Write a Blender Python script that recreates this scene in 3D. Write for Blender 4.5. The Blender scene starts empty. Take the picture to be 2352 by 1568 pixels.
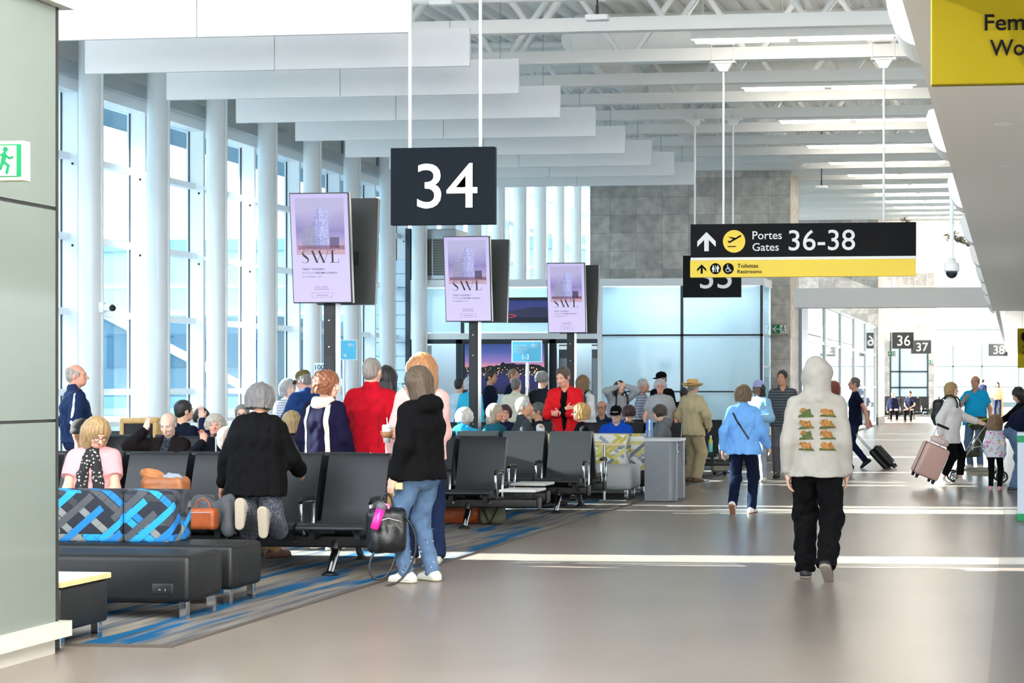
import bpy, bmesh, math, random
import numpy as np
from mathutils import Vector, Matrix, Euler
random.seed(7); rng = np.random.default_rng(7)
PI = math.pi; C = bpy.context.scene.collection; SC = bpy.context.scene
# ---------------------------------------------------------------- camera, sky, sun, exposure
F = 4000.0; PX = 1886.0; HY = 884.0; CH = 1.58; TH = math.atan(444/4000)
cT, sT = math.cos(TH), math.sin(TH)
cd = bpy.data.cameras.new('camera'); cam = bpy.data.objects.new('camera', cd); C.objects.link(cam)
cam.location = (0, 0, CH); cam.rotation_euler = (PI/2, 0, TH)
cd.sensor_width = 36; cd.lens = F/2352*36; cd.shift_x = -(PX-1176)/2352; cd.shift_y = (HY-784)/2352
cd.clip_start = .2; cd.clip_end = 500
SC.camera = cam
SC.view_settings.view_transform = 'Standard'; SC.view_settings.look = 'None'
SC.view_settings.gamma = 1; SC.view_settings.use_curve_mapping = False
SC.view_settings.exposure = 1.05
W = bpy.data.worlds.new('sky'); SC.world = W; W.use_nodes = True
nt = W.node_tree; bg = nt.nodes['Background']
tc = nt.nodes.new('ShaderNodeTexCoord'); sx = nt.nodes.new('ShaderNodeSeparateXYZ'); rp = nt.nodes.new('ShaderNodeValToRGB')
nt.links.new(tc.outputs['Generated'], sx.inputs[0]); nt.links.new(sx.outputs['Z'], rp.inputs[0]); nt.links.new(rp.outputs[0], bg.inputs[0])
rp.color_ramp.elements[0].position = 0.0; rp.color_ramp.elements[0].color = (.95, .97, 1, 1)
rp.color_ramp.elements[1].position = .6; rp.color_ramp.elements[1].color = (.8, .9, 1, 1)
bg.inputs[1].default_value = 2.9
sd = bpy.data.lights.new('sun', 'SUN'); sun = bpy.data.objects.new('sun', sd); C.objects.link(sun)
sd.energy = 30.0; sd.angle = math.radians(.22); sd.color = (1, .95, .86)
sun.rotation_euler = Vector((1, .03, -math.tan(math.radians(21.5)))).to_track_quat('-Z', 'Y').to_euler()
SC.cycles.max_bounces = 10; SC.cycles.diffuse_bounces = 5; SC.cycles.transparent_max_bounces = 24; SC.cycles.sample_clamp_indirect = 6
sun.location = (-40, 20, 14)

def at(px, py, t):
    u = (px-PX)/F; v = (HY-py)/F
    return Vector((t*(-sT+u*cT), t*(cT+u*sT), CH+v*t))
def gnd(px, py): return at(px, py, F*CH/(py-HY))
def tx(px, X): return X/((px-2330)*cT/F)      # depth of the point on the line x = X seen in column px
def atX(px, py, X): return at(px, py, tx(px, X))
def atY(px, py, Y): u = (px-PX)/F; return at(px, py, Y/(cT+u*sT))
def atG(px, t):                               # ground point under column px at depth t
    p = at(px, HY, t); return Vector((p.x, p.y, 0))

# ---------------------------------------------------------------- materials
def lin(c):
    f = lambda v: v/12.92 if v <= .04045 else ((v+.055)/1.055)**2.4
    return tuple(f(v/255) for v in c)+(1,)
MATS = {}
def mat(name, rgb, rough=.6, metal=0, noise=None, bump=None, spec=.5, emit=0, coat=0, sheen=0):
    if name in MATS: return MATS[name]
    m = bpy.data.materials.new(name); m.use_nodes = True; n = m.node_tree; b = n.nodes['Principled BSDF']
    c = lin(rgb); b.inputs['Base Color'].default_value = c; b.inputs['Roughness'].default_value = rough
    b.inputs['Metallic'].default_value = metal; b.inputs['Specular IOR Level'].default_value = spec
    if coat: b.inputs['Coat Weight'].default_value = coat
    if sheen: b.inputs['Sheen Weight'].default_value = sheen
    if emit: b.inputs['Emission Color'].default_value = c; b.inputs['Emission Strength'].default_value = emit
    if noise or bump:
        t = n.nodes.new('ShaderNodeTexCoord'); mp = n.nodes.new('ShaderNodeMapping'); n.links.new(t.outputs['Object'], mp.inputs[0])
    if noise:     # (scale vector or number, amount, second colour or None)
        s = noise[0]; mp.inputs['Scale'].default_value = s if hasattr(s, '__len__') else (s, s, s)
        z = n.nodes.new('ShaderNodeTexNoise'); z.inputs['Scale'].default_value = 1; z.inputs['Detail'].default_value = 5; n.links.new(mp.outputs[0], z.inputs[0])
        mx = n.nodes.new('ShaderNodeMix'); mx.data_type = 'RGBA'
        r = n.nodes.new('ShaderNodeMapRange'); r.inputs[1].default_value = .32; r.inputs[2].default_value = .68
        n.links.new(z.outputs[0], r.inputs[0]); n.links.new(r.outputs[0], mx.inputs[0])
        k = noise[1]; d = lin(noise[2]) if len(noise) > 2 else tuple(v*(1-k) for v in c[:3])+(1,)
        mx.inputs[6].default_value = c if len(noise) > 2 else tuple(min(1, v*(1+k)) for v in c[:3])+(1,)
        mx.inputs[7].default_value = d; n.links.new(mx.outputs[2], b.inputs['Base Color'])
    if bump:
        z2 = n.nodes.new('ShaderNodeTexNoise'); z2.inputs['Scale'].default_value = bump[0]; z2.inputs['Detail'].default_value = 3
        n.links.new(t.outputs['Object'], z2.inputs[0]); bp = n.nodes.new('ShaderNodeBump'); bp.inputs['Strength'].default_value = bump[1]; bp.inputs['Distance'].default_value = .02
        n.links.new(z2.outputs[0], bp.inputs['Height']); n.links.new(bp.outputs[0], b.inputs['Normal'])
    MATS[name] = m; return m
def ramp_mat(name, axis, stops, scale=1.0, emit=None, rough=.6, off=0.0, noise=0):
    """colour bands along an object axis; stops = [(pos, rgb)] ; emit = strength when the surface is a lit screen"""
    m = bpy.data.materials.new(name); m.use_nodes = True; n = m.node_tree; b = n.nodes['Principled BSDF']
    t = n.nodes.new('ShaderNodeTexCoord'); s = n.nodes.new('ShaderNodeSeparateXYZ'); n.links.new(t.outputs['Object'], s.inputs[0])
    a = n.nodes.new('ShaderNodeMath'); a.operation = 'MULTIPLY_ADD'; a.inputs[1].default_value = scale; a.inputs[2].default_value = off
    n.links.new(s.outputs[axis], a.inputs[0]); src = a.outputs[0]
    if noise:
        z = n.nodes.new('ShaderNodeTexNoise'); z.inputs['Scale'].default_value = 3; z.inputs['Detail'].default_value = 6
        n.links.new(t.outputs['Object'], z.inputs[0])
        q = n.nodes.new('ShaderNodeMath'); q.operation = 'MULTIPLY_ADD'; q.inputs[1].default_value = noise; n.links.new(z.outputs[0], q.inputs[0]); n.links.new(src, q.inputs[2]); src = q.outputs[0]
    r = n.nodes.new('ShaderNodeValToRGB'); n.links.new(src, r.inputs[0]); e = r.color_ramp.elements
    while len(e) < len(stops): e.new(.5)
    for i, (p, c) in enumerate(stops): e[i].position = p; e[i].color = lin(c)
    if emit: n.links.new(r.outputs[0], b.inputs['Emission Color']); b.inputs['Emission Strength'].default_value = emit; b.inputs['Base Color'].default_value = (.01, .01, .01, 1)
    else: n.links.new(r.outputs[0], b.inputs['Base Color'])
    b.inputs['Roughness'].default_value = rough; MATS[name] = m; return m
def stripe_mat(name, a, b_, axis, period, duty=.5, rough=.8):
    m = mat(name, a, rough); n = m.node_tree; b = n.nodes['Principled BSDF']
    t = n.nodes.new('ShaderNodeTexCoord'); s = n.nodes.new('ShaderNodeSeparateXYZ'); n.links.new(t.outputs['Object'], s.inputs[0])
    f = n.nodes.new('ShaderNodeMath'); f.operation = 'MULTIPLY'; f.inputs[1].default_value = 1/period; n.links.new(s.outputs[axis], f.inputs[0])
    g = n.nodes.new('ShaderNodeMath'); g.operation = 'FRACT'; n.links.new(f.outputs[0], g.inputs[0])
    l = n.nodes.new('ShaderNodeMath'); l.operation = 'LESS_THAN'; l.inputs[1].default_value = duty; n.links.new(g.outputs[0], l.inputs[0])
    x = n.nodes.new('ShaderNodeMix'); x.data_type = 'RGBA'; x.inputs[6].default_value = lin(a); x.inputs[7].default_value = lin(b_)
    n.links.new(l.outputs[0], x.inputs[0]); n.links.new(x.outputs[2], b.inputs['Base Color']); return m
def spots_mat(name, base, cols, scale=30, thr=.35, rough=.85):
    """cloth with printed blobs: voronoi cells coloured from a ramp"""
    m = mat(name, base, rough); n = m.node_tree; b = n.nodes['Principled BSDF']
    t = n.nodes.new('ShaderNodeTexCoord'); v = n.nodes.new('ShaderNodeTexVoronoi'); v.inputs['Scale'].default_value = scale; n.links.new(t.outputs['Object'], v.inputs[0])
    s = n.nodes.new('ShaderNodeSeparateColor'); n.links.new(v.outputs['Color'], s.inputs[0])
    r = n.nodes.new('ShaderNodeValToRGB'); r.color_ramp.interpolation = 'CONSTANT'; e = r.color_ramp.elements
    while len(e) < len(cols): e.new(.5)
    for i, c in enumerate(cols): e[i].position = i/len(cols); e[i].color = lin(c)
    n.links.new(s.outputs[0], r.inputs[0])
    l = n.nodes.new('ShaderNodeMath'); l.operation = 'LESS_THAN'; l.inputs[1].default_value = thr; n.links.new(v.outputs['Distance'], l.inputs[0])
    x = n.nodes.new('ShaderNodeMix'); x.data_type = 'RGBA'; x.inputs[6].default_value = lin(base); n.links.new(r.outputs[0], x.inputs[7])
    n.links.new(l.outputs[0], x.inputs[0]); n.links.new(x.outputs[2], b.inputs['Base Color']); return m
def glass_mat(name, rgb, alpha, rough=.02):
    """thin sheet of glass: mostly lets the view through, tinted, with a mirror gloss"""
    m = bpy.data.materials.new(name); m.use_nodes = True; n = m.node_tree
    for k in list(n.nodes): n.nodes.remove(k)
    o = n.nodes.new('ShaderNodeOutputMaterial'); tr = n.nodes.new('ShaderNodeBsdfTransparent'); gl = n.nodes.new('ShaderNodeBsdfGlossy'); mx = n.nodes.new('ShaderNodeMixShader'); lw = n.nodes.new('ShaderNodeLayerWeight'); pw = n.nodes.new('ShaderNodeMath'); pw.operation = 'POWER'; pw.inputs[1].default_value = 5; fr = n.nodes.new('ShaderNodeMath'); fr.operation = 'MULTIPLY_ADD'; fr.inputs[1].default_value = .85; fr.inputs[2].default_value = .035; n.links.new(lw.outputs['Facing'], pw.inputs[0]); n.links.new(pw.outputs[0], fr.inputs[0])
    tr.inputs[0].default_value = lin(rgb); gl.inputs['Roughness'].default_value = rough
    n.links.new(fr.outputs[0], mx.inputs[0]); n.links.new(tr.outputs[0], mx.inputs[1]); n.links.new(gl.outputs[0], mx.inputs[2])
    if alpha > 0:
        df = n.nodes.new('ShaderNodeBsdfDiffuse'); df.inputs[0].default_value = lin(rgb); tl = n.nodes.new('ShaderNodeBsdfTranslucent'); tl.inputs[0].default_value = lin(rgb)
        dm = n.nodes.new('ShaderNodeMixShader'); dm.inputs[0].default_value = .4; n.links.new(df.outputs[0], dm.inputs[1]); n.links.new(tl.outputs[0], dm.inputs[2])
        m2 = n.nodes.new('ShaderNodeMixShader'); m2.inputs[0].default_value = alpha; n.links.new(mx.outputs[0], m2.inputs[1]); n.links.new(dm.outputs[0], m2.inputs[2])
        m3 = n.nodes.new('ShaderNodeMixShader'); n.links.new(fr.outputs[0], m3.inputs[0]); n.links.new(m2.outputs[0], m3.inputs[1]); n.links.new(gl.outputs[0], m3.inputs[2]); n.links.new(m3.outputs[0], o.inputs[0])
    else: n.links.new(mx.outputs[0], o.inputs[0])
    MATS[name] = m; return m

# ---------------------------------------------------------------- mesh helpers
class MB:
    def __init__(s): s.v = []; s.f = []; s.m = []; s.sm = []
    def add(s, vs, fs, mi=0, smooth=False):
        o = len(s.v); s.v += [tuple(v) for v in vs]; s.f += [tuple(i+o for i in f) for f in fs]; s.m += [mi]*len(fs); s.sm += [smooth]*len(fs); return s
    def box(s, x0, x1, y0, y1, z0, z1, mi=0, M=None):
        vs = [Vector((x, y, z)) for z in (z0, z1) for y in (y0, y1) for x in (x0, x1)]
        if M is not None: vs = [M @ v for v in vs]
        return s.add(vs, [(0, 2, 3, 1), (4, 5, 7, 6), (0, 1, 5, 4), (2, 6, 7, 3), (0, 4, 6, 2), (1, 3, 7, 5)], mi)
    def rbox(s, x0, x1, y0, y1, z0, z1, r=.02, mi=0, M=None, n=3):
        """box with rounded edges"""
        bm = bmesh.new(); bmesh.ops.create_cube(bm, size=1)
        for v in bm.verts: v.co = Vector(((x0+x1)/2+v.co.x*(x1-x0), (y0+y1)/2+v.co.y*(y1-y0), (z0+z1)/2+v.co.z*(z1-z0)))
        bmesh.ops.bevel(bm, geom=bm.edges[:], offset=min(r, .49*min(x1-x0, y1-y0, z1-z0)), segments=n, profile=.5, affect='EDGES')
        bm.verts.index_update(); vs = [(M @ v.co) if M is not None else v.co.copy() for v in bm.verts]
        s.add(vs, [tuple(v.index for v in f.verts) for f in bm.faces], mi, True); bm.free(); return s
    def prism(s, poly, axis, a, b, mi=0, M=None, smooth=False):
        """extrude a 2-D outline along axis 'x'/'y'/'z' from a to b"""
        n = len(poly); mk = {'x': lambda p, h: (h, p[0], p[1]), 'y': lambda p, h: (p[0], h, p[1]), 'z': lambda p, h: (p[0], p[1], h)}[axis]
        vs = [Vector(mk(p, h)) for h in (a, b) for p in poly]
        if M is not None: vs = [M @ v for v in vs]
        s.add(vs, [(i, (i+1) % n, n+(i+1) % n, n+i) for i in range(n)], mi, smooth)
        return s.add(vs, [tuple(range(n-1, -1, -1)), tuple(range(n, 2*n))], mi)
    def cyl(s, p0, p1, r0, r1=None, n=16, mi=0, caps=True, smooth=True):
        p0 = Vector(p0); p1 = Vector(p1); r1 = r0 if r1 is None else r1; d = (p1-p0).normalized()
        a = d.orthogonal().normalized(); b = d.cross(a)
        vs = [p+(a*math.cos(2*PI*i/n)+b*math.sin(2*PI*i/n))*r for p, r in ((p0, r0), (p1, r1)) for i in range(n)]
        s.add(vs, [(i, (i+1) % n, n+(i+1) % n, n+i) for i in range(n)], mi, smooth)
        if caps: s.add(vs, [tuple(range(n-1, -1, -1)), tuple(range(n, 2*n))], mi)
        return s
    def tube(s, pts, r, n=8, mi=0, closed=False, flat=None):
        pts = [Vector(p) for p in pts]; k = len(pts); rs = r if hasattr(r, '__len__') else [r]*k; vs = []; a = None
        for i, p in enumerate(pts):
            d = (pts[(i+1) % k]-pts[i-1]) if closed else (pts[min(i+1, k-1)]-pts[max(i-1, 0)])
            d.normalize(); a = d.orthogonal() if a is None else a-d*a.dot(d)
            if a.length < 1e-5: a = d.orthogonal()
            a.normalize(); b = d.cross(a)
            vs += [p+(a*math.cos(2*PI*j/n)+b*math.sin(2*PI*j/n)*(flat or 1))*rs[i] for j in range(n)]
        fs = [(i*n+j, i*n+(j+1) % n, ((i+1) % k)*n+(j+1) % n, ((i+1) % k)*n+j) for i in range(k if closed else k-1) for j in range(n)]
        s.add(vs, fs, mi, True)
        if not closed: s.add(vs, [tuple(range(n-1, -1, -1)), tuple(range((k-1)*n, k*n))], mi)
        return s
    def lathe(s, prof, c=(0, 0, 0), n=24, mi=0, M=None, sx=1, sy=1):
        k = len(prof); vs = [Vector((c[0]+r*math.cos(2*PI*i/n)*sx, c[1]+r*math.sin(2*PI*i/n)*sy, c[2]+z)) for r, z in prof for i in range(n)]
        if M is not None: vs = [M @ v for v in vs]
        return s.add(vs, [(a*n+i, a*n+(i+1) % n, (a+1)*n+(i+1) % n, (a+1)*n+i) for a in range(k-1) for i in range(n)], mi, True)
    def ell(s, c, r, n=12, mi=0, M=None):
        k = n//2+1; return s.lathe([(math.sin(PI*i/(k-1))+1e-5, -math.cos(PI*i/(k-1))*r[2]) for i in range(k)], c, n, mi, M, r[0], r[1])
    def build(s, name, mats, parent=None, loc=None, bevel=0):
        me = bpy.data.meshes.new(name); me.from_pydata(s.v, [], s.f); me.update()
        for m in (mats if isinstance(mats, (list, tuple)) else [mats]): me.materials.append(m)
        me.polygons.foreach_set('material_index', s.m); me.polygons.foreach_set('use_smooth', s.sm)
        return link(name, me, parent, loc, bevel)
def link(name, me, parent=None, loc=None, bevel=0):
    o = bpy.data.objects.new(name, me); C.objects.link(o)
    if parent is not None: o.parent = parent
    if loc is not None: o.location = loc
    if bevel:
        b = o.modifiers.new('b', 'BEVEL'); b.width = bevel; b.segments = 2; b.limit_method = 'ANGLE'
    return o
def tag(o, label, cat, group=None):
    o['label'] = label; o['category'] = cat
    if group: o['group'] = group
    return o
def thing(name, label, cat, loc=(0, 0, 0), rz=0, group=None):
    o = bpy.data.objects.new(name, None); C.objects.link(o); o.location = loc; o.rotation_euler = (0, 0, rz); o.empty_display_size = .1
    return tag(o, label, cat, group)
def struct(o, label=None):
    o['kind'] = 'structure'
    if label: o['label'] = label
    return o
def dup(root, loc, rz=None, label=None):
    r = root.copy(); C.objects.link(r); r.location = loc
    if rz is not None: r.rotation_euler = (0, 0, rz)
    if label: r['label'] = label
    for ch in list(root.children):
        c = ch.copy(); C.objects.link(c); c.parent = r
        for g in ch.children: d = g.copy(); C.objects.link(d); d.parent = c
    return r
def text(body, size, m, parent=None, M=None, bold=0, ext=.002, align='LEFT', name='lettering', space=1.0, sx=1.0):
    """flat lettering in the local X/Z plane, front towards -Y"""
    cu = bpy.data.curves.new('c', 'FONT'); cu.body = body; cu.size = size; cu.extrude = ext; cu.offset = bold; cu.align_x = align; cu.space_character = space; cu.resolution_u = 4
    o = bpy.data.objects.new('c', cu); me = bpy.data.meshes.new_from_object(o); bpy.data.objects.remove(o); bpy.data.curves.remove(cu)
    T = (M if M is not None else Matrix()) @ Matrix.Rotation(PI/2, 4, 'X') @ Matrix.Diagonal((sx, 1, 1, 1)); me.transform(T); me.materials.clear(); me.materials.append(m)
    return link(name, me, parent)
ORD = 'first second third fourth fifth sixth seventh eighth ninth tenth eleventh twelfth thirteenth fourteenth fifteenth sixteenth seventeenth eighteenth nineteenth twentieth'.split()
def ordn(i): return ORD[i] if i < 20 else ('twenty-'+ORD[i-20] if i < 29 else 'thirtieth')
# ================================================================ smooth implicit surfaces for bodies, clothes, soft bags
def V(*a): return np.array(a if len(a) > 1 else a[0], dtype=float)
class Field:
    """distance field on a grid; add() blends shapes, cut() trims by a plane, mesh() extracts the surface"""
    def __init__(s, lo, hi, h):
        s.lo = V(lo)-h*2; s.h = h; s.n = np.maximum(4, np.ceil((V(hi)+h*2-s.lo)/h).astype(int)+1)
        s.S = np.full(s.n, .5, dtype=np.float32)
    def _sub(s, lo, hi):
        a = np.clip(np.floor((lo-s.lo)/s.h).astype(int), 0, s.n); b = np.clip(np.ceil((hi-s.lo)/s.h).astype(int)+1, 0, s.n)
        if np.any(b <= a): return None, None
        ax = [s.lo[i]+s.h*np.arange(a[i], b[i]) for i in range(3)]
        P = np.stack(np.meshgrid(*ax, indexing='ij'), -1); return tuple(slice(a[i], b[i]) for i in range(3)), P
    def _blend(s, sl, d, k, op='u'):
        A = s.S[sl]; d = d.astype(np.float32)
        if op == 's':
            d = -d; h = np.maximum(k-np.abs(A-d), 0)/max(k, 1e-6); s.S[sl] = np.maximum(A, d)+h*h*k*.25
        else:
            h = np.maximum(k-np.abs(A-d), 0)/max(k, 1e-6); s.S[sl] = np.minimum(A, d)-h*h*k*.25
    def cap(s, a, b, ra, rb, k=.02, w=None, f=1.0, op='u'):
        """tapered limb from a to b; w, f: stretch of the section along direction w"""
        a = V(a); b = V(b); R = max(ra, rb)*max(1, f)+k+s.h*2; sl, P = s._sub(np.minimum(a, b)-R, np.maximum(a, b)+R)
        if sl is None: return s
        d = b-a; L = float(d @ d); q = P-a; t = np.clip((q @ d)/L, 0, 1) if L > 1e-9 else np.zeros(P.shape[:3])
        q = q-t[..., None]*d
        if w is not None: w = V(w)/np.linalg.norm(w); q = q+(q @ w)[..., None]*w*(1/f-1)
        D = np.sqrt((q*q).sum(-1))-(ra+(rb-ra)*t); s._blend(sl, D, k, op); return s
    def ell(s, c, r, R=None, k=.02, op='u'):
        c = V(c); r = V(r); m = r.max()+k+s.h*2; sl, P = s._sub(c-m, c+m)
        if sl is None: return s
        q = P-c
        if R is not None: q = q @ R
        k0 = np.sqrt(((q/r)**2).sum(-1))+1e-9; k1 = np.sqrt(((q/(r*r))**2).sum(-1))+1e-9
        s._blend(sl, k0*(k0-1)/k1, k, op); return s
    def box(s, c, hs, r, R=None, k=.01, op='u'):
        c = V(c); hs = V(hs); m = np.linalg.norm(hs)+k+s.h*2; sl, P = s._sub(c-m, c+m)
        if sl is None: return s
        q = P-c
        if R is not None: q = q @ R
        q = np.abs(q)-(hs-r); D = np.sqrt((np.maximum(q, 0)**2).sum(-1))+np.minimum(q.max(-1), 0)-r
        s._blend(sl, D, k, op); return s
    def cut(s, p, n):
        """remove everything on the side n points to"""
        n = V(n)/np.linalg.norm(n); ax = [s.lo[i]+s.h*np.arange(s.n[i]) for i in range(3)]
        D = (ax[0]*n[0])[:, None, None]+(ax[1]*n[1])[None, :, None]+(ax[2]*n[2])[None, None, :]-float(V(p) @ n)
        s.S = np.maximum(s.S, D.astype(np.float32)); return s
    def join(s, o, k=.02):
        h = np.maximum(k-np.abs(s.S-o.S), 0)/k; s.S = np.minimum(s.S, o.S)-h*h*k*.25; return s
    def folds(s, amp, freq, seed=0, zs=.6):
        r = np.random.default_rng(seed); ax = [s.lo[i]+s.h*np.arange(s.n[i]) for i in range(3)]
        m = np.abs(s.S) < .08; idx = np.argwhere(m); P = s.lo+s.h*idx; N = np.zeros(len(P))
        for _ in range(5):
            d = r.normal(size=3); d[2] *= zs; d /= np.linalg.norm(d); e = r.normal(size=3); e /= np.linalg.norm(e); g = freq*r.uniform(.6, 1.5)
            q = np.sin(P @ d*g+r.uniform(0, 6)+1.6*np.sin(P @ e*g*.45+r.uniform(0, 6))); N += .35*q+1.0-1.7*np.abs(q)**.8
        s.S[m] += (amp*N/2.2).astype(np.float32); return s
    def mesh(s):
        S = s.S; n = S.shape; ins = S < 0; cells = np.array(n)-1
        cor = [(i, j, k) for i in (0, 1) for j in (0, 1) for k in (0, 1)]
        sub = lambda A, c: A[c[0]:c[0]+cells[0], c[1]:c[1]+cells[1], c[2]:c[2]+cells[2]]
        cnt = sum(sub(ins, c).astype(np.int8) for c in cor); act = (cnt > 0) & (cnt < 8); idx = np.argwhere(act)
        if len(idx) == 0: return np.zeros((0, 3)), np.zeros((0, 4), int)
        vid = np.full(cells, -1, dtype=np.int64); vid[act] = np.arange(len(idx))
        val = {c: S[idx[:, 0]+c[0], idx[:, 1]+c[1], idx[:, 2]+c[2]] for c in cor}; acc = np.zeros((len(idx), 3)); num = np.zeros(len(idx))
        for c in cor:
            for ax in range(3):
                if c[ax]: continue
                d = list(c); d[ax] = 1; d = tuple(d); a = val[c]; b = val[d]; x = (a < 0) != (b < 0)
                t = np.where(x, a/np.where(x, a-b, 1), 0); p = np.tile(np.array(c, float), (len(idx), 1)); p[:, ax] = t
                acc += np.where(x[:, None], p, 0); num += x
        v = s.lo+s.h*(idx+acc/num[:, None]); F_ = []
        for ax in range(3):
            u, w = (ax+1) % 3, (ax+2) % 3; A = np.take(ins, range(0, n[ax]-1), ax); B = np.take(ins, range(1, n[ax]), ax)
            for flip, m in ((False, A & ~B), (True, ~A & B)):
                e = np.argwhere(m); e = e[(e[:, u] > 0) & (e[:, w] > 0) & (e[:, u] < cells[u]) & (e[:, w] < cells[w])]
                q = []
                for du, dw in ((-1, -1), (0, -1), (0, 0), (-1, 0)): f = e.copy(); f[:, u] += du; f[:, w] += dw; q.append(vid[f[:, 0], f[:, 1], f[:, 2]])
                q = np.stack(q, 1)
                if flip: q = q[:, ::-1]
                F_.append(q[(q >= 0).all(1)])
        return v, np.concatenate(F_)
    def build(s, name, m, parent=None, mi=None, relax=1, loc=None):
        v, f = s.mesh()
        for _ in range(relax):       # even out the sampling steps
            nb = np.zeros_like(v); c = np.zeros(len(v))
            for a, b in ((0, 1), (1, 2), (2, 3), (3, 0)):
                np.add.at(nb, f[:, a], v[f[:, b]]); np.add.at(c, f[:, a], 1); np.add.at(nb, f[:, b], v[f[:, a]]); np.add.at(c, f[:, b], 1)
            v = v*.5+.5*nb/np.maximum(c, 1)[:, None]
        me = bpy.data.meshes.new(name); me.vertices.add(len(v)); me.vertices.foreach_set('co', v.astype(np.float32).ravel())
        me.loops.add(f.size); me.loops.foreach_set('vertex_index', f.astype(np.int32).ravel()); me.polygons.add(len(f)); me.polygons.foreach_set('loop_start', np.arange(0, f.size, 4, dtype=np.int32))
        me.update(calc_edges=True); me.validate()
        for q in (m if isinstance(m, (list, tuple)) else [m]): me.materials.append(q)
        me.polygons.foreach_set('use_smooth', np.ones(len(me.polygons), bool))
        if mi is not None: c = v[f].mean(1); me.polygons.foreach_set('material_index', mi(c).astype(np.int32))
        return link(name, me, parent, loc)
# ================================================================ THE SETTING
def zc(t): return 5.97 + max(0, min(t, 36)-24)*.03 + max(0, t-36)*.055     # underside of the roof trusses
def Yt(X, t): return (t - 0)/cT + X*sT/cT*1.0                                   # world Y of depth t on the line x = X
white = mat('white paint', (249, 250, 250), .45)
whiteg = mat('white gloss paint', (249, 251, 252), .25)
steelw = mat('white steel', (250, 250, 247), .5)
grey = mat('grey metal', (150, 156, 160), .4, .3)
dark = mat('dark metal', (14, 17, 20), .4, .2)
black = mat('black plastic', (9, 10, 12), .45)
chrome = mat('chrome', (215, 218, 222), .08, 1)
alu = mat('brushed aluminium', (200, 204, 207), .3, .9)
# floor and carpet
fm = mat('polished floor', (131, 121, 112), .28, spec=.2, noise=(.9, .07), bump=(40, .02))
mb = MB(); mb.add([(-16, -6, 0), (9, -6, 0), (9, 140, 0), (-16, 140, 0)], [(0, 1, 2, 3)]); struct(mb.build('floor', fm))
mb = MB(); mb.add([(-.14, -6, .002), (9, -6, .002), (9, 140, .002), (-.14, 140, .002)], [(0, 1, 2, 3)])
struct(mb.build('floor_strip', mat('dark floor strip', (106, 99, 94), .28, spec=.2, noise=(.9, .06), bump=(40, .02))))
def carpet_mat():
    m = mat('carpet', (120, 116, 112), .95, spec=.1); n = m.node_tree; b = n.nodes['Principled BSDF']; L = n.links
    t = n.nodes.new('ShaderNodeTexCoord')
    def nz(scale, lo, hi, det=3):
        mp = n.nodes.new('ShaderNodeMapping'); mp.inputs['Scale'].default_value = scale; L.new(t.outputs['Object'], mp.inputs[0])
        z = n.nodes.new('ShaderNodeTexNoise'); z.inputs['Scale'].default_value = 1; z.inputs['Detail'].default_value = det; L.new(mp.outputs[0], z.inputs[0])
        r = n.nodes.new('ShaderNodeMapRange'); r.inputs[1].default_value = lo; r.inputs[2].default_value = hi; L.new(z.outputs[0], r.inputs[0]); return r.outputs[0]
    def mix(f, a, c):
        x = n.nodes.new('ShaderNodeMix'); x.data_type = 'RGBA'; L.new(f, x.inputs[0])
        for i, q in ((6, a), (7, c)):
            if isinstance(q, tuple): x.inputs[i].default_value = lin(q)
            else: L.new(q, x.inputs[i])
        return x.outputs[2]
    c = mix(nz((14, .9, 1), .35, .65), (82, 82, 85), (122, 116, 110))
    c = mix(nz((3, .35, 1), .5, .62), c, (130, 120, 106))
    c = mix(nz((4.2, .42, 1), .52, .6), c, (14, 78, 116))
    c = mix(nz((9, .5, 1), .6, .7), c, (48, 62, 78))
    L.new(c, b.inputs['Base Color']); return m
mb = MB(); mb.box(-14.2, -5.06, 10.0, 40.5, .0, .012); struct(mb.build('floor_carpet', carpet_mat()))
mb = MB(); mb.box(-6, -5.03, 9.97, 9.999, 0, .016); mb.box(-5.06, -5.035, 10.0, 40.5, 0, .014); struct(mb.build('trim_carpet', mat('carpet edge strip', (84, 76, 70), .6)))
# ---- glazed left wall: bays between round columns
XC, XG = -13.7, -14.4
Y0 = atX(207, HY, XC).y; DY = 2.06
winm = mat('window frame', (248, 250, 252), .35); gas = mat('window gasket', (40, 52, 62), .5)
pane = glass_mat('window glass', (238, 249, 252), 0)
for i in range(-5, 17):
    y = Y0+i*DY
    zt = 6.02 if i < 9 else 8.2
    mb = MB(); mb.cyl((XC, y, .012), (XC, y, 6.9 if i < 9 else 9), .163, n=28)
    if i >= -1: mb.cyl((XC+.17, y+.03, .012), (XC+.17, y+.03, 6.9 if i < 9 else 9), .025, n=8)
    o = struct(mb.build('column', whiteg)); o['label'] = 'round white column, %s along the glass wall' % ordn(i+5)
    mb = MB(); ym = y+.45
    mb.box(XG-.04, XG+.27, ym-.035, ym+.035, 0, zt); mb.box(XG+.0, XG+.02, ym-.05, ym-.035, .2, zt, 1)
    for z in ((.25, 1.47, 2.7, 3.84, 5.06)+((6.2, 7.3) if i > 8 else ()) if i >= -1 else (.25,)): mb.box(XG-.03, XG+.13, ym+.035, ym+DY-.035, z-.05, z+.05)
    f = struct(mb.build('window_%d' % (i+6), [winm, gas]))
    mb = MB(); mb.box(XG-.005, XG+.005, ym+.03, ym+DY-.03, .2, zt); mb.build('glass_pane', pane, f)
    if i >= -1:
        mb = MB()
        for z in (3.78, 5.02):
            mb.box(XG+.16, XG+.34, ym-.02, ym+.02, z-.02, z+.05); mb.box(XG+.16, XG+.22, ym-.04, ym+.04, z-.14, z-.02); mb.cyl((XG+.19, ym-.045, z-.08), (XG+.19, ym+.045, z-.08), .02, n=8, mi=1)
        mb.build('bracket', [winm, dark], f)
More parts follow.
